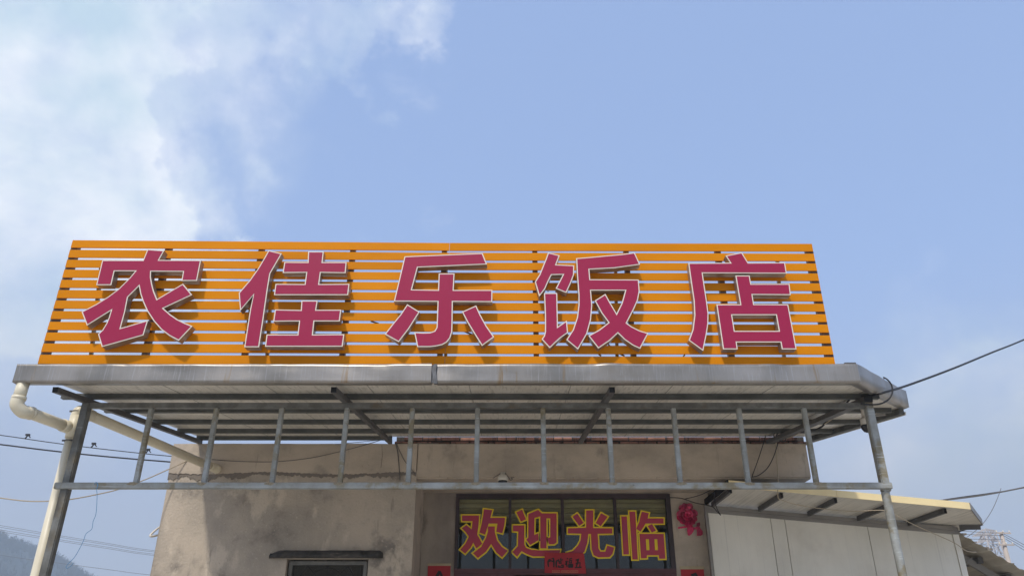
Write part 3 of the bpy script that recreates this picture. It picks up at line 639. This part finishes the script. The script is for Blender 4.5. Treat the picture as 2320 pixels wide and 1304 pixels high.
for px in (215, 611, 1012, 1395, 1770):
    a = P(px, 803, YS + .35); a.z = Z(2.42)
    bm = nb(); bar(bm, a, (P(px, 803, YS + .35).x - (.02 if px < 1160 else -.02), YS + .10, ztop - .12), .03, .03, (0, 1, 0)); link('back_stay', bm, M['steel_light'], sign)
for (q0, q1, q2, q3) in ((1345,792,1362,806),(1386,792,1415,806),(1375,775,1400,808),(1548,808,1553,800),(1040,745,1110,775),(840,727,858,733)):
    bm = nb(); bar(bm, P(q0, q1, YS + .08), P(q2, q3, YS + .1), .012, .012, (0, 1, 0)); link('brace', bm, M['uprightm'], sign)
G1 = {
'nong': (80, [[(1105,150),(1270,162),(1218,255),(1632,257),(1592,460),(1440,460),(1455,370),(1140,368),(1138,420),(1150,490),(1168,560),(1200,640),(1455,488),(1545,598),(1262,730),(1330,790),(1400,838),(1470,873),(1548,905),(1412,1048),(1320,1000),(1240,940),(1165,855),(1100,755),(1060,665),(1035,590),(1020,512),(912,620),(885,760),(840,925),(1110,848),(1065,995),(655,1110),(618,985),(660,945),(700,880),(725,820),(745,752),(508,900),(456,765),(600,690),(720,615),(820,540),(880,480),(930,430),(985,365),(780,365),(748,502),(600,502),(660,257),(1062,257)]]),
'jia': (500, [[(472,160),(602,192),(545,290),(488,388),(460,560),(420,840),(378,1112),(232,1112),(265,900),(290,740),(322,600),(192,755),(178,580),(290,450),(370,335),(430,235)],
  [(862,172),(1015,172),(1003,277),(1240,277),(1230,384),(985,380),(970,492),(1268,490),(1255,600),(525,600),(540,490),(828,492),(843,380),(610,382),(628,275),(857,277)],
  [(795,655),(955,655),(940,745),(1187,745),(1172,858),(922,858),(908,988),(1218,985),(1200,1107),(437,1107),(452,988),(757,988),(772,858),(518,860),(535,742),(790,747)]]),
'le': (820, [[(420,220),(1188,188),(1232,298),(550,328),(492,545),(750,550),(757,388),(912,388),(903,550),(1285,550),(1283,668),(895,665),(892,880),(889,960),(870,1020),(835,1065),(790,1090),(730,1103),(670,1110),(545,1110),(515,965),(600,970),(670,968),(715,952),(735,920),(738,860),(745,665),(315,662)],
  [(447,690),(568,765),(460,935),(362,1062),(225,985),(310,875),(380,790)], [(1125,702),(1165,790),(1225,900),(1302,1012),(1182,1100),(1110,985),(1040,870),(985,765)]]),
'fan': (1160, [[(355,182),(470,210),(435,300),(612,308),(610,400),(580,480),(535,578),(430,535),(470,460),(500,400),(390,402),(360,460),(325,540),(268,615),(225,470),(270,400),(310,300),(335,240)],
  [(315,580),(445,580),(452,910),(540,850),(552,970),(480,1020),(425,1070),(372,1122),(292,1035),(315,1000),(325,960),(325,800)],
  [(632,238),(780,226),(930,212),(1070,200),(1208,182),(1262,300),(1010,335),(762,348),(770,445),(1248,448),(1257,560),(1240,650),(1200,740),(1130,875),(1180,910),(1260,950),(1343,975),(1262,1128),(1190,1095),(1110,1040),(1043,975),(960,1050),(850,1125),(752,1000),(860,940),(950,870),(880,775),(815,655),(920,588),(965,670),(1030,780),(1080,680),(1115,555),(778,555),(790,700),(778,840),(740,980),(650,1135),(535,1040),(600,940),(640,820),(655,700),(655,600),(640,400)]]),
'dian': (1500, [[(258,285),(670,282),(625,213),(785,180),(848,282),(1210,280),(1228,388),(400,385),(415,490),(440,650),(457,780),(455,880),(440,980),(405,1150),(262,1045),(300,940),(318,800),(312,660),(285,480)],
  [(722,408),(862,408),(877,490),(1255,490),(1268,600),(890,597),(905,690),(1242,692),(1325,1133),(1180,1133),(1167,1065),(735,1065),(745,1133),(600,1133),(535,692),(770,692), 'h', (690,797),(1122,797),(1150,952),(715,952)]])}
YL = YS - .115; YB = YS - .03
for key, (ox, polys) in G1.items():
    bO, bI = nb(), nb()
    for pl in polys:
        if 'h' in pl: i = pl.index('h'); outer, hole = pl[:i], pl[i + 1:]
        else: outer, hole = pl, None
        lo_ = loop2([P(ox + x / K, 530 + y / K, YL) for x, y in outer])
        ls, li = [lo_], [offset(lo_, -.0100)]
        if hole:
            lh = loop2([P(ox + x / K, 530 + y / K, YL) for x, y in hole]); ls.append(lh); li.append(offset(lh, .0100))
        plate(bO, ls, YL, YB, 0, 1); plate(bI, li, YL - .0025, YL - .0005)
        ex = [p_ for p_ in lo_]
        for q in range(3):                              # stand-off pins behind each stroke
            p_ = ex[(q * len(ex)) // 3].lerp(ex[((q * len(ex)) // 3 + len(ex) // 2) % len(ex)], .12)
            bar(bO, (p_.x, YB, p_.y), (p_.x, YS - .001, p_.y), .012, .012, mi=1)
    ch = link('character', bO, [M['rim'], M['side']], sign, label={'nong': 'character 农, leftmost on the sign', 'jia': 'character 佳, second from the left', 'le': 'character 乐, in the middle of the sign', 'fan': 'character 饭, fourth from the left', 'dian': 'character 店, rightmost on the sign'}[key]); link('character_face', bI, M['red_face'], ch)
# ------------------------------------------------------------ drainpipe
dp = thing('drainpipe', (-4.27, 7.33, 0), 'cream plastic drainpipe running from the gutter down beside the left canopy post', 'drainpipe')
xo = P(53, 868, 6.655).x
pa = Vector((xo, 6.655, fz0 + .01)); pb = Vector((xo - .005, 6.66, P(46, 905, 6.66).z)); pc = P(58, 931, 6.72); pd = P(160, 969, 7.33)
vt = Vector((-4.262, 7.33, 0))
def pipe(name, pts, r=.052, n=20): bm = nb(); tube(bm, pts, r, n); return link(name, bm, M['pvc'], dp, smooth=True)
pipe('outlet_pipe', [pa, pb]); pipe('elbow', smoothpath([pb + Vector((0, 0, .03)), pb + Vector((0, 0, -.045)), pb.lerp(pc, .75) + Vector((-.0, 0, -.03)), pc + (pd - pc).normalized() * .05], 6), .058)
pipe('collar', [pb + Vector((0, 0, .0)), pb + Vector((0, 0, .03))], .061); pipe('branch_pipe', [pc, pd]); 
dcd = (pd - pc).normalized(); pipe('collar', [pc + dcd * .06, pc + dcd * .075], .061); pipe('collar', [pd - dcd * .12, pd - dcd * .02], .06)
ztj = P(160, 969, 7.33).z; zte = P(172, 936, 7.33).z
pipe('down_pipe', [(vt.x, vt.y, 0), (vt.x, vt.y, zte - .02)]); pipe('tee', [(vt.x, vt.y, ztj - .10), (vt.x, vt.y, ztj + .12)], .06)
pr0 = Vector((vt.x + .06, vt.y + .02, zte + .01)); pr1 = P(482, 1058, YW - .12)
pipe('elbow', smoothpath([(vt.x, vt.y, zte - .05), (vt.x, vt.y, zte - .01), (vt.x + .02, vt.y + .015, zte + .03), pr0 + (pr1 - pr0).normalized() * .12], 5), .057)
pipe('upper_pipe', [pr0, pr1]); pipe('elbow', smoothpath([pr1 - (pr1 - pr0).normalized() * .1, pr1, pr1 + Vector((.015, .05, -.0)), pr1 + Vector((.02, .14, 0))], 5), .058)
for zz in (ztj - .13, ztj + .16):
    bm = nb(); bar(bm, (vt.x - .066, vt.y - .03, zz), (vt.x + .1, vt.y - .045, zz), .012, .016); tube(bm, [(vt.x + .056 * math.cos(q * math.pi / 8), vt.y + .056 * math.sin(q * math.pi / 8), zz) for q in range(16)], .006, 5, True); link('clamp', bm, M['steel_black'], dp)
# small bent pipe poking from the side wall
bm = nb(); tube(bm, smoothpath([P(366, 1190, YW + .3), P(352, 1200, YW + .2), P(341, 1211, YW + .15), P(344, 1214, YW + .15), P(362, 1210, YW + .3)], 5), .014, 8)
tag(link('bent_pipe', bm, M['white_pl'], smooth=True), 'small white bent pipe poking from the left edge of the building', 'pipe')
# ------------------------------------------------------------ cameras
def lathe(bm, c, prof, n=20, mi=None):
    rs = [[bm.verts.new((c.x + r * math.cos(2 * math.pi * k / n), c.y + r * math.sin(2 * math.pi * k / n), c.z + z)) for k in range(n)] for r, z in prof]
    for i, (A, B) in enumerate(zip(rs, rs[1:])):
        for k in range(n): bm.faces.new((A[k], A[(k + 1) % n], B[(k + 1) % n], B[k]))
    bm.faces.new(rs[0][::-1]); bm.faces.new(rs[-1])
c = P(1139, 1083, 9.99)
t_ = thing('security_camera', c, 'small white dome security camera hanging under the beam above the doorway', 'security camera')
bm = nb(); lathe(bm, c, [(.03, .07), (.03, .05), (.05, .045), (.054, .03), (.066, .01), (.068, -.03)]); bar(bm, c + Vector((0, 0, .075)), (c.x, YW - .001, c.z + .075), .06, .02); link('housing', bm, M['white_pl'], t_, smooth=True)
bm = nb(); lathe(bm, c, [(.06, -.03), (.058, -.05), (.045, -.075), (.02, -.088)]); link('dome', bm, M['black_pl'], t_, smooth=True)
bm = nb(); tube(bm, smoothpath([c + Vector((.03, 0, .07)), P(1153, 1081, 10.0), P(1156, 1087, 10.0), P(1161, 1084, 10.0), P(1158, 1081, 10.0), P(1165, 1080, 10.1)], 5), .005, 5)
tube(bm, [c + Vector((-.02, 0, .07)), P(1117, 1082, 10.1)], .005, 5); link('pigtail', bm, M['cable_grey'], t_)
c = P(1963, 963, 7.55)
t_ = thing('security_camera', c, 'beige security camera with black dome behind the top of the right canopy post', 'security camera')
bm = nb(); lathe(bm, c + Vector((0, 0, .0)), [(.045, .075), (.048, .06), (.052, .0)]); box(bm, c.x - .02, c.x + .02, c.y - .02, c.y + .02, c.z + .075, zr(7.55) - .001); link('housing', bm, M['white_pl'], t_, smooth=True)
bm = nb(); lathe(bm, c, [(.055, .0), (.056, -.015), (.05, -.035), (.033, -.062), (.012, -.072)]); link('dome', bm, M['black_pl'], t_, smooth=True)
# ------------------------------------------------------------ cables
def wire(name, pts, r, m, lab, cat='cable', group=None, k=8, n=6):
    bm = nb(); tube(bm, smoothpath(pts, k) if k else pts, r, n); return tag(link(name, bm, m, smooth=True), lab, cat, group)
wire('supply_cable', [P(1930, 899, 7.3), P(1975, 896, 7.2), P(2004, 888, 7.1), P(2060, 871, 7.6), P(2160, 834, 8.6), P(2250, 797, 9.8), P(2320, 769, 11), P(2480, 700, 14)], .012, M['cable'], 'thick black cable running from the right canopy corner up out of the photo')
lp = [(1950,914),(1975,916),(1998,913),(2015,902),(2022,886),(2019,870),(2010,859),(2001,854)]
wire('looped_cable', [P(x, y, 7.15) for x, y in lp], .008, M['cable'], 'black cable curled in a big loop beside the right canopy corner')
wire('thin_loop', [P(x, y, 7.5) for x, y in [(2003,856),(2001,868),(2000,890)]], .004, M['cable'], 'short thin black wire hanging inside the cable loop at the canopy corner')
wire('rafter_cable', [P(x, y, Y) for x, y, Y in [(1930,899,7.4),(1905,925,7.9),(1880,942,8.3),(1862,966,8.6),(1835,975,9),(1800,980,9.5),(1778,988,9.8),(1766,1000,9.95)]], .010, M['cable'], 'black cable drooping along the underside of the right rafter')
wire('rafter_cable', [P(x, y, Y) for x, y, Y in [(1905,930,7.8),(1885,948,8.2),(1868,960,8.5),(1845,973,8.9),(1818,977,9.3),(1795,988,9.7),(1775,994,9.9),(1759,997,10.02)]], .007, M['cable_beige'], 'pale cable drooping along the underside of the right rafter')
wire('drop_cable', [P(1759, 997, 10.04), P(1758, 1012, 10.08), P(1761, 1050, 10.08), P(1763, 1094, 10.05)], .009, M['cable_beige'], 'pale vertical cable dropping across the right end of the beam')
wire('hanging_wire', [P(1738, 975, 10.0), P(1727, 1012, 10.06), P(1716, 1045, 10.05), P(1705, 1075, 10.0), P(1704, 1079, 9.95)], .006, M['cable'], 'straight thin black wire hanging from the right rafter end to the shed roof')
wire('hanging_wire', [P(1768, 975, 10.0), P(1762, 1005, 10.06), P(1752, 1035, 10.05), P(1738, 1060, 10.02), P(1718, 1076, 10), P(1704, 1079, 9.95)], .006, M['cable'], 'curved thin black wire sagging from the right rafter end to the shed roof')
bm = nb()
for q in range(3):
    cx_, cy_ = 1763 + q * 5, 985 + q * 3
    tube(bm, smoothpath([P(cx_ + 10 * math.cos(t) * (1 - .1 * q), cy_ + 9 * math.sin(t), 9.85 - .04 * q) for t in [k * math.pi / 4 for k in range(8)]] , 4), .007, 5)
tag(link('cable_coil', bm, M['cable'], smooth=True), 'tangle of black cable tied to the end of the right rafter', 'cable')
wire('wall_wire', [P(480, 1040, YW - .05), P(540, 1044, YW - .06), P(620, 1045, YW - .07), P(700, 1037, YW - .07), P(770, 1022, YW - .06), P(830, 1006, YW - .03), P(872, 993, YW - .0)], .005, M['cable_grey'], 'thin grey wire sagging along the top of the left wall')
wire('wall_wire', [P(760, 1006, YW - .05), P(810, 1001, YW - .06), P(868, 995, YW - .03)], .004, M['cable_grey'], 'short thin wire stretched under the canopy over the left wall top')
wire('wall_wire', [P(897, 1004, YW - .03), P(902, 1030, YW - .03), P(905, 1065, YW - .03), P(906, 1086, YW - .035)], .006, M['cable_grey'], 'thin wire hanging down the wall from the second rafter')
wire('wall_crack', [P(865, 1008, YW - .019), P(866, 1030, YW - .0195), P(863, 1058, YW - .019)], .0025, M['joint'], 'fine vertical crack in the plaster below the second rafter', 'crack')
wire('wall_wire', [P(898, 1004, YW - .02), P(915, 1040, YW - .025), P(932, 1062, YW - .025), P(941, 1073, YW - .02)], .004, M['cable_grey'], 'thin slanting wire on the plaster beside the left end of the beam')
wire('door_wire', [P(1517, 1126, YR - .03), P(1545, 1128, 10.8), P(1575, 1138, 10.5), P(1612, 1146, 10.3), P(1625, 1158, 10.3), P(1633, 1166, 10.3)], .006, M['cable'], 'lower black wire from the transom corner to the shed wall')
wire('door_wire', [P(1552, 1129, 10.75), P(1570, 1125, 10.5), P(1592, 1118, 10.2), P(1612, 1108, 9.95)], .005, M['cable'], 'upper short black wire rising from beside the transom to the shed roof')
wire('door_wire', [P(1617, 1108, 9.95), P(1619, 1130, 10.1), P(1624, 1150, 10.2), P(1633, 1166, 10.3)], .005, M['cable'], 'black wire hanging from the left end of the shed roof')
wire('shed_wire', [P(1762, 1106, 9.7), P(1763, 1126, 9.8), P(1772, 1132, 9.9), P(1810, 1143, 10), P(1860, 1151, 10), P(1930, 1157, 9.95), P(2000, 1155, 9.7), P(2025, 1164, 9.8), P(2080, 1192, 10.3), P(2140, 1218, 10.7), P(2168, 1232, 10.8), P(2190, 1247, 10.9), P(2212, 1250, 11)], .006, M['cable_beige'], 'pale wire strung under the shed overhang across the white wall')
bs = thing('blue_string', P(218, 1093, YP - .05), 'thin blue string hanging from the rail near the left canopy post', 'string')
bm = nb(); tube(bm, smoothpath([P(x, y, YP - .06) for x, y in [(219,1093),(221,1100),(219,1108),(220,1120),(219,1145),(217,1165),(211,1180),(208,1197),(195,1208),(189,1224),(178,1246),(168,1262),(158,1272),(150,1282),(152,1286),(160,1281),(166,1274)]], 5), .0028, 5)
tube(bm, [P(218 + 4 * math.cos(q * .785), 1098 + 7 * math.sin(q * .785), YP - .045 - .03 * math.cos(q)) for q in range(8)], .003, 5, True); link('string', bm, M['rope_blue'], bs)
wire('slack_rope', [P(-80, 1118, 9.0), P(0, 1127, 9), P(60, 1134, 9), P(115, 1134, 9), P(160, 1130, 9.1), P(215, 1120, 9.3), P(270, 1107, 9.5), P(330, 1085, 9.8), P(380, 1063, 10.0), P(423, 1043, YW - .02)], .007, M['cable_beige'], 'slack beige rope running from the left to the top of the building wall')
for y0, y1, lab, r_ in ((985, 1033, 'upper overhead wire with small clips at the left of the building', .013), (1006, 1046, 'lower overhead wire at the left of the building', .022)):
    t_ = thing('overhead_wire', P(0, y0, 22), lab, 'wire'); bm = nb()
    pts = [P(-200, y0 - 24, 22)] + [P(x, y0 + (y1 - y0) * (x / 390) - 0 + 3.0 * math.sin(math.pi * x / 390), 22) for x in (0, 100, 200, 300, 390)] + [P(560, y1 + 15, 22)]
    tube(bm, smoothpath(pts, 6), r_, 5); link('strand', bm, M['cable'], t_)
    if r_ < .02:
        for x in (60, 210, 333):
            c = P(x, y0 + (y1 - y0) * x / 390 + 3 * math.sin(math.pi * x / 390), 22); bm = nb()
            bar(bm, c + Vector((-.05, 0, 0)), c + Vector((.02, 0, .13)), .03, .03); bar(bm, c + Vector((.02, 0, .12)), c + Vector((.1, 0, .04)), .025, .025); box(bm, c.x - .05, c.x + .06, c.y - .03, c.y + .03, c.z + .1, c.z + .15); link('clip', bm, M['cable'], t_)
hl = 0
for ya, yb, lab in ((1189, 1246, 'first'), (1193, 1249, 'second'), (1199, 1254, 'third'), (1203, 1257, 'fourth'), (1256, 1302, 'fifth')):
    wire('power_line', [P(-300, ya - 50, 160), P(0, ya, 160), P(120, ya + (yb - ya) * .36, 160), P(240, ya + (yb - ya) * .7, 160), P(350, yb, 160), P(600, yb + 22, 160)], .045, M['far'], {'first': 'topmost', 'second': 'second from top', 'third': 'third from top', 'fourth': 'fourth from top', 'fifth': 'lowest'}[lab] + ' of the faint far power lines crossing the haze at lower left', 'power line', 'far power lines at the left')
# ------------------------------------------------------------ white panel shed at right
shed = thing('panel_shed', (4.4, YC, 0), 'white panel shed with pale yellow roof edge at the right of the restaurant', 'shed')
zwt = lambda x: Z(1.853 - .0862 * (x - 2.66))
x0_, x1_ = 2.665, 6.05
seams = [2.70, P(1745.8, 1177, YC).x, P(1777.7, 1177, YC).x, P(1966, 1197, YC).x, 6.0]
for a, b in zip(seams, seams[1:]):
    bm = nb(); l = [Vector((a + .004, 0)), Vector((b - .004, 0)), Vector((b - .004, zwt(b))), Vector((a + .004, zwt(a)))]; plate(bm, [l], YC, YC + .06); link('wall_panel', bm, M['wall_panel'], shed)
bm = nb(); plate(bm, [[Vector((2.7, 0)), Vector((5.99, 0)), Vector((5.99, zwt(5.99) - .01)), Vector((2.7, zwt(2.7) - .01))]], YC + .03, YC + .055); link('wall_core', bm, M['end'], shed)
bm = nb(); box(bm, 2.66, 2.695, YC - .02, YC + .06, 0, zwt(2.66)); link('corner_trim', bm, M['trim_grey'], shed)
bm = nb(); box(bm, 6.0, 6.08, YC - .015, YC + .08, 0, zwt(6.04)); box(bm, 6.02, 6.08, YC + .08, 15, 0, zwt(6.04)); link('corner_trim', bm, M['wall_panel'], shed)
bm = nb()
for (dz0, dz1, yy) in ((0, .05, .012), (.052, .10, .02)):
    plate(bm, [[Vector((2.665, zwt(2.665) + dz0)), Vector((6.09, zwt(6.09) + dz0)), Vector((6.09, zwt(6.09) + dz1)), Vector((2.665, zwt(2.665) + dz1))]], YC - yy, YC + .05)
link('top_trim', bm, M['trim_grey'], shed)
zs = lambda x: Z(2.068 - .0936 * (x - 2.73)) - .085      # underside of the shed roof
YFr = 9.8
poly = [(2.735, YFr), (5.70, YFr), (6.30, 10.65), (6.30, 12.2), (2.735, 12.2)]
for i in range(3):
    a = (2.735, 3.75, 4.75)[i]; b = (3.75, 4.75, 5.70)[i]
    pp = [(a + .002, YFr + .012), (b - .002, YFr + .012)] + ([(6.29, 10.65), (6.29, 12.2)] if i == 2 else [(b - .002, 12.2)]) + [(a + .002, 12.2)]
    bm = nb(); A = [bm.verts.new((x, y, zs(x) + .008)) for x, y in pp]; B = [bm.verts.new((x, y, zs(x) + .078)) for x, y in pp]
    for k in range(len(pp)): j = (k + 1) % len(pp); bm.faces.new((A[k], A[j], B[j], B[k]))
    bm.faces.new(A[::-1]); bm.faces.new(B); link('roof_panel', bm, M['soffit'], shed)
xm_ = P(1895, 1115, YFr).x
for a, b, th in ((2.735, xm_, 0), (xm_ + .002, 5.70, .003)):
    bm = nb(); plate(bm, [[Vector((a, zs(a))), Vector((b, zs(b))), Vector((b, zs(b) + .082)), Vector((a, zs(a) + .082))]], YFr - th, YFr + .01); link('roof_edge', bm, M['yellow_trim'], shed)
bm = nb(); bar(bm, (5.705, YFr, zs(5.7) + .04), (6.305, 10.65, zs(6.3) + .04), .01, .085); bar(bm, (6.305, 10.65, zs(6.3) + .04), (6.305, 12.2, zs(6.3) + .04), .01, .085); link('roof_edge', bm, M['trim_grey'], shed, label='grey right end of the roof edge')
bm = nb(); bar(bm, (2.725, YFr, zs(2.73) + .04), (2.725, 12.2, zs(2.73) + .04), .014, .09); link('roof_edge', bm, M['end'], shed, label='dark left end of the roof edge')  # black side, with the shadow under the beam painted into its colour
for x in (2.77, 3.41, 4.08, 4.75, 5.43):
    bm = nb(); y0 = YFr + .09; zc = zs(x) + .008 - .034
    bar(bm, (x, y0, zc), (x, YC - .021, zc), .035, .06, endmi=1); link('rafter', bm, [M['steel_black'], M['end']], shed)
bm = nb(); xa, xb_ = 5.55, 6.25; bar(bm, (6.08, 10.82, zs(6.05) - .03), (6.27, 10.66, zs(6.27) - .03), .035, .06); link('rafter', bm, M['steel_black'], shed)
# rear lean-to
ln = thing('lean_to', (7, 12, 0), 'rusty lean-to with sloping corrugated roof beside the white shed', 'shed')
zl = lambda x: Z(1.646 - .66 * (x - 6.24)); bm = nb(); n_ = 120; g = []
for i in range(n_ + 1):
    x = 6.14 + (9.4 - 6.14) * i / n_; w = math.sin(x * 2 * math.pi / .125) * .012
    g.append([bm.verts.new((x, 11.2 + random.uniform(-.01, .01), zl(x) + w)), bm.verts.new((x, 15, zl(x) + w)), bm.verts.new((x, 15, zl(x) + w + .004)), bm.verts.new((x, 11.2, zl(x) + w + .004))])
for A, B in zip(g, g[1:]):
    for k in range(4): bm.faces.new((A[k], A[(k + 1) % 4], B[(k + 1) % 4], B[k]))
link('corrugated_roof', bm, M['corr'], ln)
bm = nb(); bar(bm, (6.13, 11.6, zl(6.13) - .16), (9.3, 11.6, zl(9.3) - .16), .05, .09, (0, 0, 1)); link('rafter', bm, M['trim_grey'], ln)
for x in (6.33, 6.66, 7.0, 7.32, 7.7, 8.1):
    bm = nb(); bar(bm, (x, 11.52, zl(x) - .07), (x, 15, zl(x) - .07), .07, .08); link('purlin', bm, M['steel_black'], ln)
bm = nb(); box(bm, 6.1, 9.2, 13.2, 13.4, 0, 2.55); link('wall', bm, M['plaster'], ln)
bm = nb(); bar(bm, (6.15, 11.62, 2.62), (8.4, 11.62, 2.60), .04, .05); bar(bm, P(2183, 1283, 11.5), P(2203, 1262, 11.5), .012, .012); link('tie_bar', bm, M['trim_grey'], ln)
bm = nb()
for i in range(24):
    x = random.uniform(6.15, 8.6); s = random.uniform(.03, .08); box(bm, x, x + s, 11.24, 11.28 + s, zl(x) + .016, zl(x) + .02 + s * .25)
link('roof_debris', bm, M['joint'], ln)
# utility pole, pylon, lines at right
up_ = thing('utility_pole', (24.7, 40, 0), 'concrete utility pole with two crossarms behind the lean-to roof', 'utility pole')
pt = P(2267, 1204, 40); bm = nb(); tube(bm, [(pt.x, 40, 0), (pt.x, 40, pt.z)], [.16, .095], 14); link('shaft', bm, M['concrete_pole'], up_, smooth=True)
for dz in (.06, .62):
    bm = nb(); bar(bm, (pt.x - .32, 39.88, pt.z - dz), (pt.x + .42, 39.88, pt.z - dz - .02), .06, .06); link('crossarm', bm, M['concrete_pole'], up_)
    for q in (-.28, .05, .36):
        bm = nb(); lathe(bm, Vector((pt.x + q, 39.88, pt.z - dz + .03)), [(.03, 0), (.045, .03), (.03, .06), (.02, .09)], 8); link('insulator', bm, M['white_pl'], up_)
py_ = thing('lattice_pylon', (P(2240, 1215, 150).x, 150, 0), 'pale lattice pylon half lost in haze behind the lean-to', 'pylon')
def pp(x, y): return P(2100 + x / 7.086, 1120 + y / 7.086, 150)
cx0 = py_.location.x; ptop = pp(970, 620).z; bm = nb()
def lat(bm, a, b, r=.11): bar(bm, a, b, r, r)
wz = lambda z: .9 + (ptop - z) * .11
zz = ptop; lev = [ptop]
while zz > 1: zz -= 1.9 + (ptop - zz) * .1; lev.append(max(zz, 0))
for z0_, z1_ in zip(lev, lev[1:]):
    a_, b_ = wz(z0_), wz(z1_)
    cs0 = [Vector((cx0 + sx_ * a_, 150 + sy_ * a_, z0_)) for sx_, sy_ in ((-1, -1), (1, -1), (1, 1), (-1, 1))]; cs1 = [Vector((cx0 + sx_ * b_, 150 + sy_ * b_, z1_)) for sx_, sy_ in ((-1, -1), (1, -1), (1, 1), (-1, 1))]
    for k in range(4):
        j = (k + 1) % 4; lat(bm, cs0[k], cs1[k], .2); lat(bm, cs0[k], cs1[j], .09); lat(bm, cs0[j], cs1[k], .09); lat(bm, cs0[k], cs0[j], .09)
link('mast', bm, M['pylon'], py_)
for (tx, ty, bx_, by_, sgn) in ((730, 670, 950, 640, -1), (1120, 575, 960, 650, 1), (800, 780, 930, 745, -1), (1180, 755, 1000, 720, 1)):
    bm = nb(); tip = pp(tx, ty); rt = pp(bx_, by_); h_ = 1.1
    for q in range(5):
        a = rt.lerp(tip, q / 5); b = rt.lerp(tip, (q + 1) / 5); ha, hb = h_ * (1 - q / 5), h_ * (1 - (q + 1) / 5)
        for dy in (-.5, .5):
            A_, B_ = a + Vector((0, dy * (1 - q / 5), 0)), b + Vector((0, dy * (1 - (q + 1) / 5), 0))
            lat(bm, A_, B_, .12); lat(bm, A_ + Vector((0, 0, ha)), B_ + Vector((0, 0, hb)), .12); lat(bm, A_, B_ + Vector((0, 0, hb)), .08); lat(bm, A_ + Vector((0, 0, ha)), B_, .08)
    link('crossarm', bm, M['pylon'], py_)
for q0, q1 in (((1120, 790), (1195, 955)), ((870, 830), (860, 900)), ((1020, 800), (1050, 900))):
    bm = nb(); lat(bm, pp(*q0), pp(*q1), .16); link('insulator_string', bm, M['far'], py_)
def zx(x, y): return (2100 + x / 7.086, 1120 + y / 7.086)
for i, (a, b, c, d) in enumerate((((580, 582), (850, 598), (1165, 612), None), ((600, 632), (880, 643), (1185, 650), None), ((650, 705), (900, 712), (1215, 716), None),
        ((1235, 625), (1390, 705), (1560, 800), (1900, 990)), ((1235, 655), (1390, 742), (1560, 840), (1900, 1040)), ((1260, 705), (1400, 785), (1560, 885), (1900, 1090)))):
    lab = ('topmost thin wire left of the concrete utility pole', 'middle thin wire left of the concrete utility pole', 'lowest thin wire left of the concrete utility pole', 'topmost wire running down right of the utility pole', 'middle wire running down right of the utility pole', 'lowest wire running down right of the utility pole')[i]
    pts = [P(*zx(*q), 39.88) for q in (a, b, c, d) if q]
    if i < 3: pts = [P(*zx(a[0] - 300, a[1] - 12), 39.9)] + pts
    wire('pole_wire', pts, .014, M['far'], lab, 'wire', 'wires on the utility pole', 4, 5)
wire('twisted_cable', [P(2100, 1134, 13), P(2137, 1132, 13), P(2180, 1127, 13), P(2237, 1119, 13), P(2320, 1103, 13), P(2420, 1080, 13)], .012, M['cable_grey'], 'twisted double cable above the right end of the shed roof')
wire('twisted_cable', [P(2137, 1131, 13), P(2185, 1124, 13), P(2237, 1117, 13), P(2320, 1104, 13), P(2420, 1082, 13)], .007, M['cable'], 'thinner strand wound round the double cable above the shed roof')
wire('thin_wire', [P(2268, 1105, 30), P(2262, 1122, 30), P(2250, 1150, 30), P(2234, 1176, 30), P(2215, 1197, 30), P(2185, 1220, 30)], .012, M['far'], 'faint thin wire dropping steeply behind the right end of the shed roof')
# ------------------------------------------------------------ air
bm = nb(); box(bm, -900, 900, -900, 900, -1.6, 125)
o = link('haze', bm, []); o['kind'] = 'stuff'; o['label'] = 'pale bluish haze filling the air to the hills'
hmn = bpy.data.materials.new('haze_air'); hmn.use_nodes = True; hn = hmn.node_tree; hn.nodes.clear()
pv = hn.nodes.new('ShaderNodeVolumePrincipled'); pv.inputs['Density'].default_value = .0012; pv.inputs['Color'].default_value = (.70, .83, .95, 1); pv.inputs['Anisotropy'].default_value = .2
ho = hn.nodes.new('ShaderNodeOutputMaterial'); hn.links.new(pv.outputs[0], ho.inputs['Volume']); o.data.materials.append(hmn)
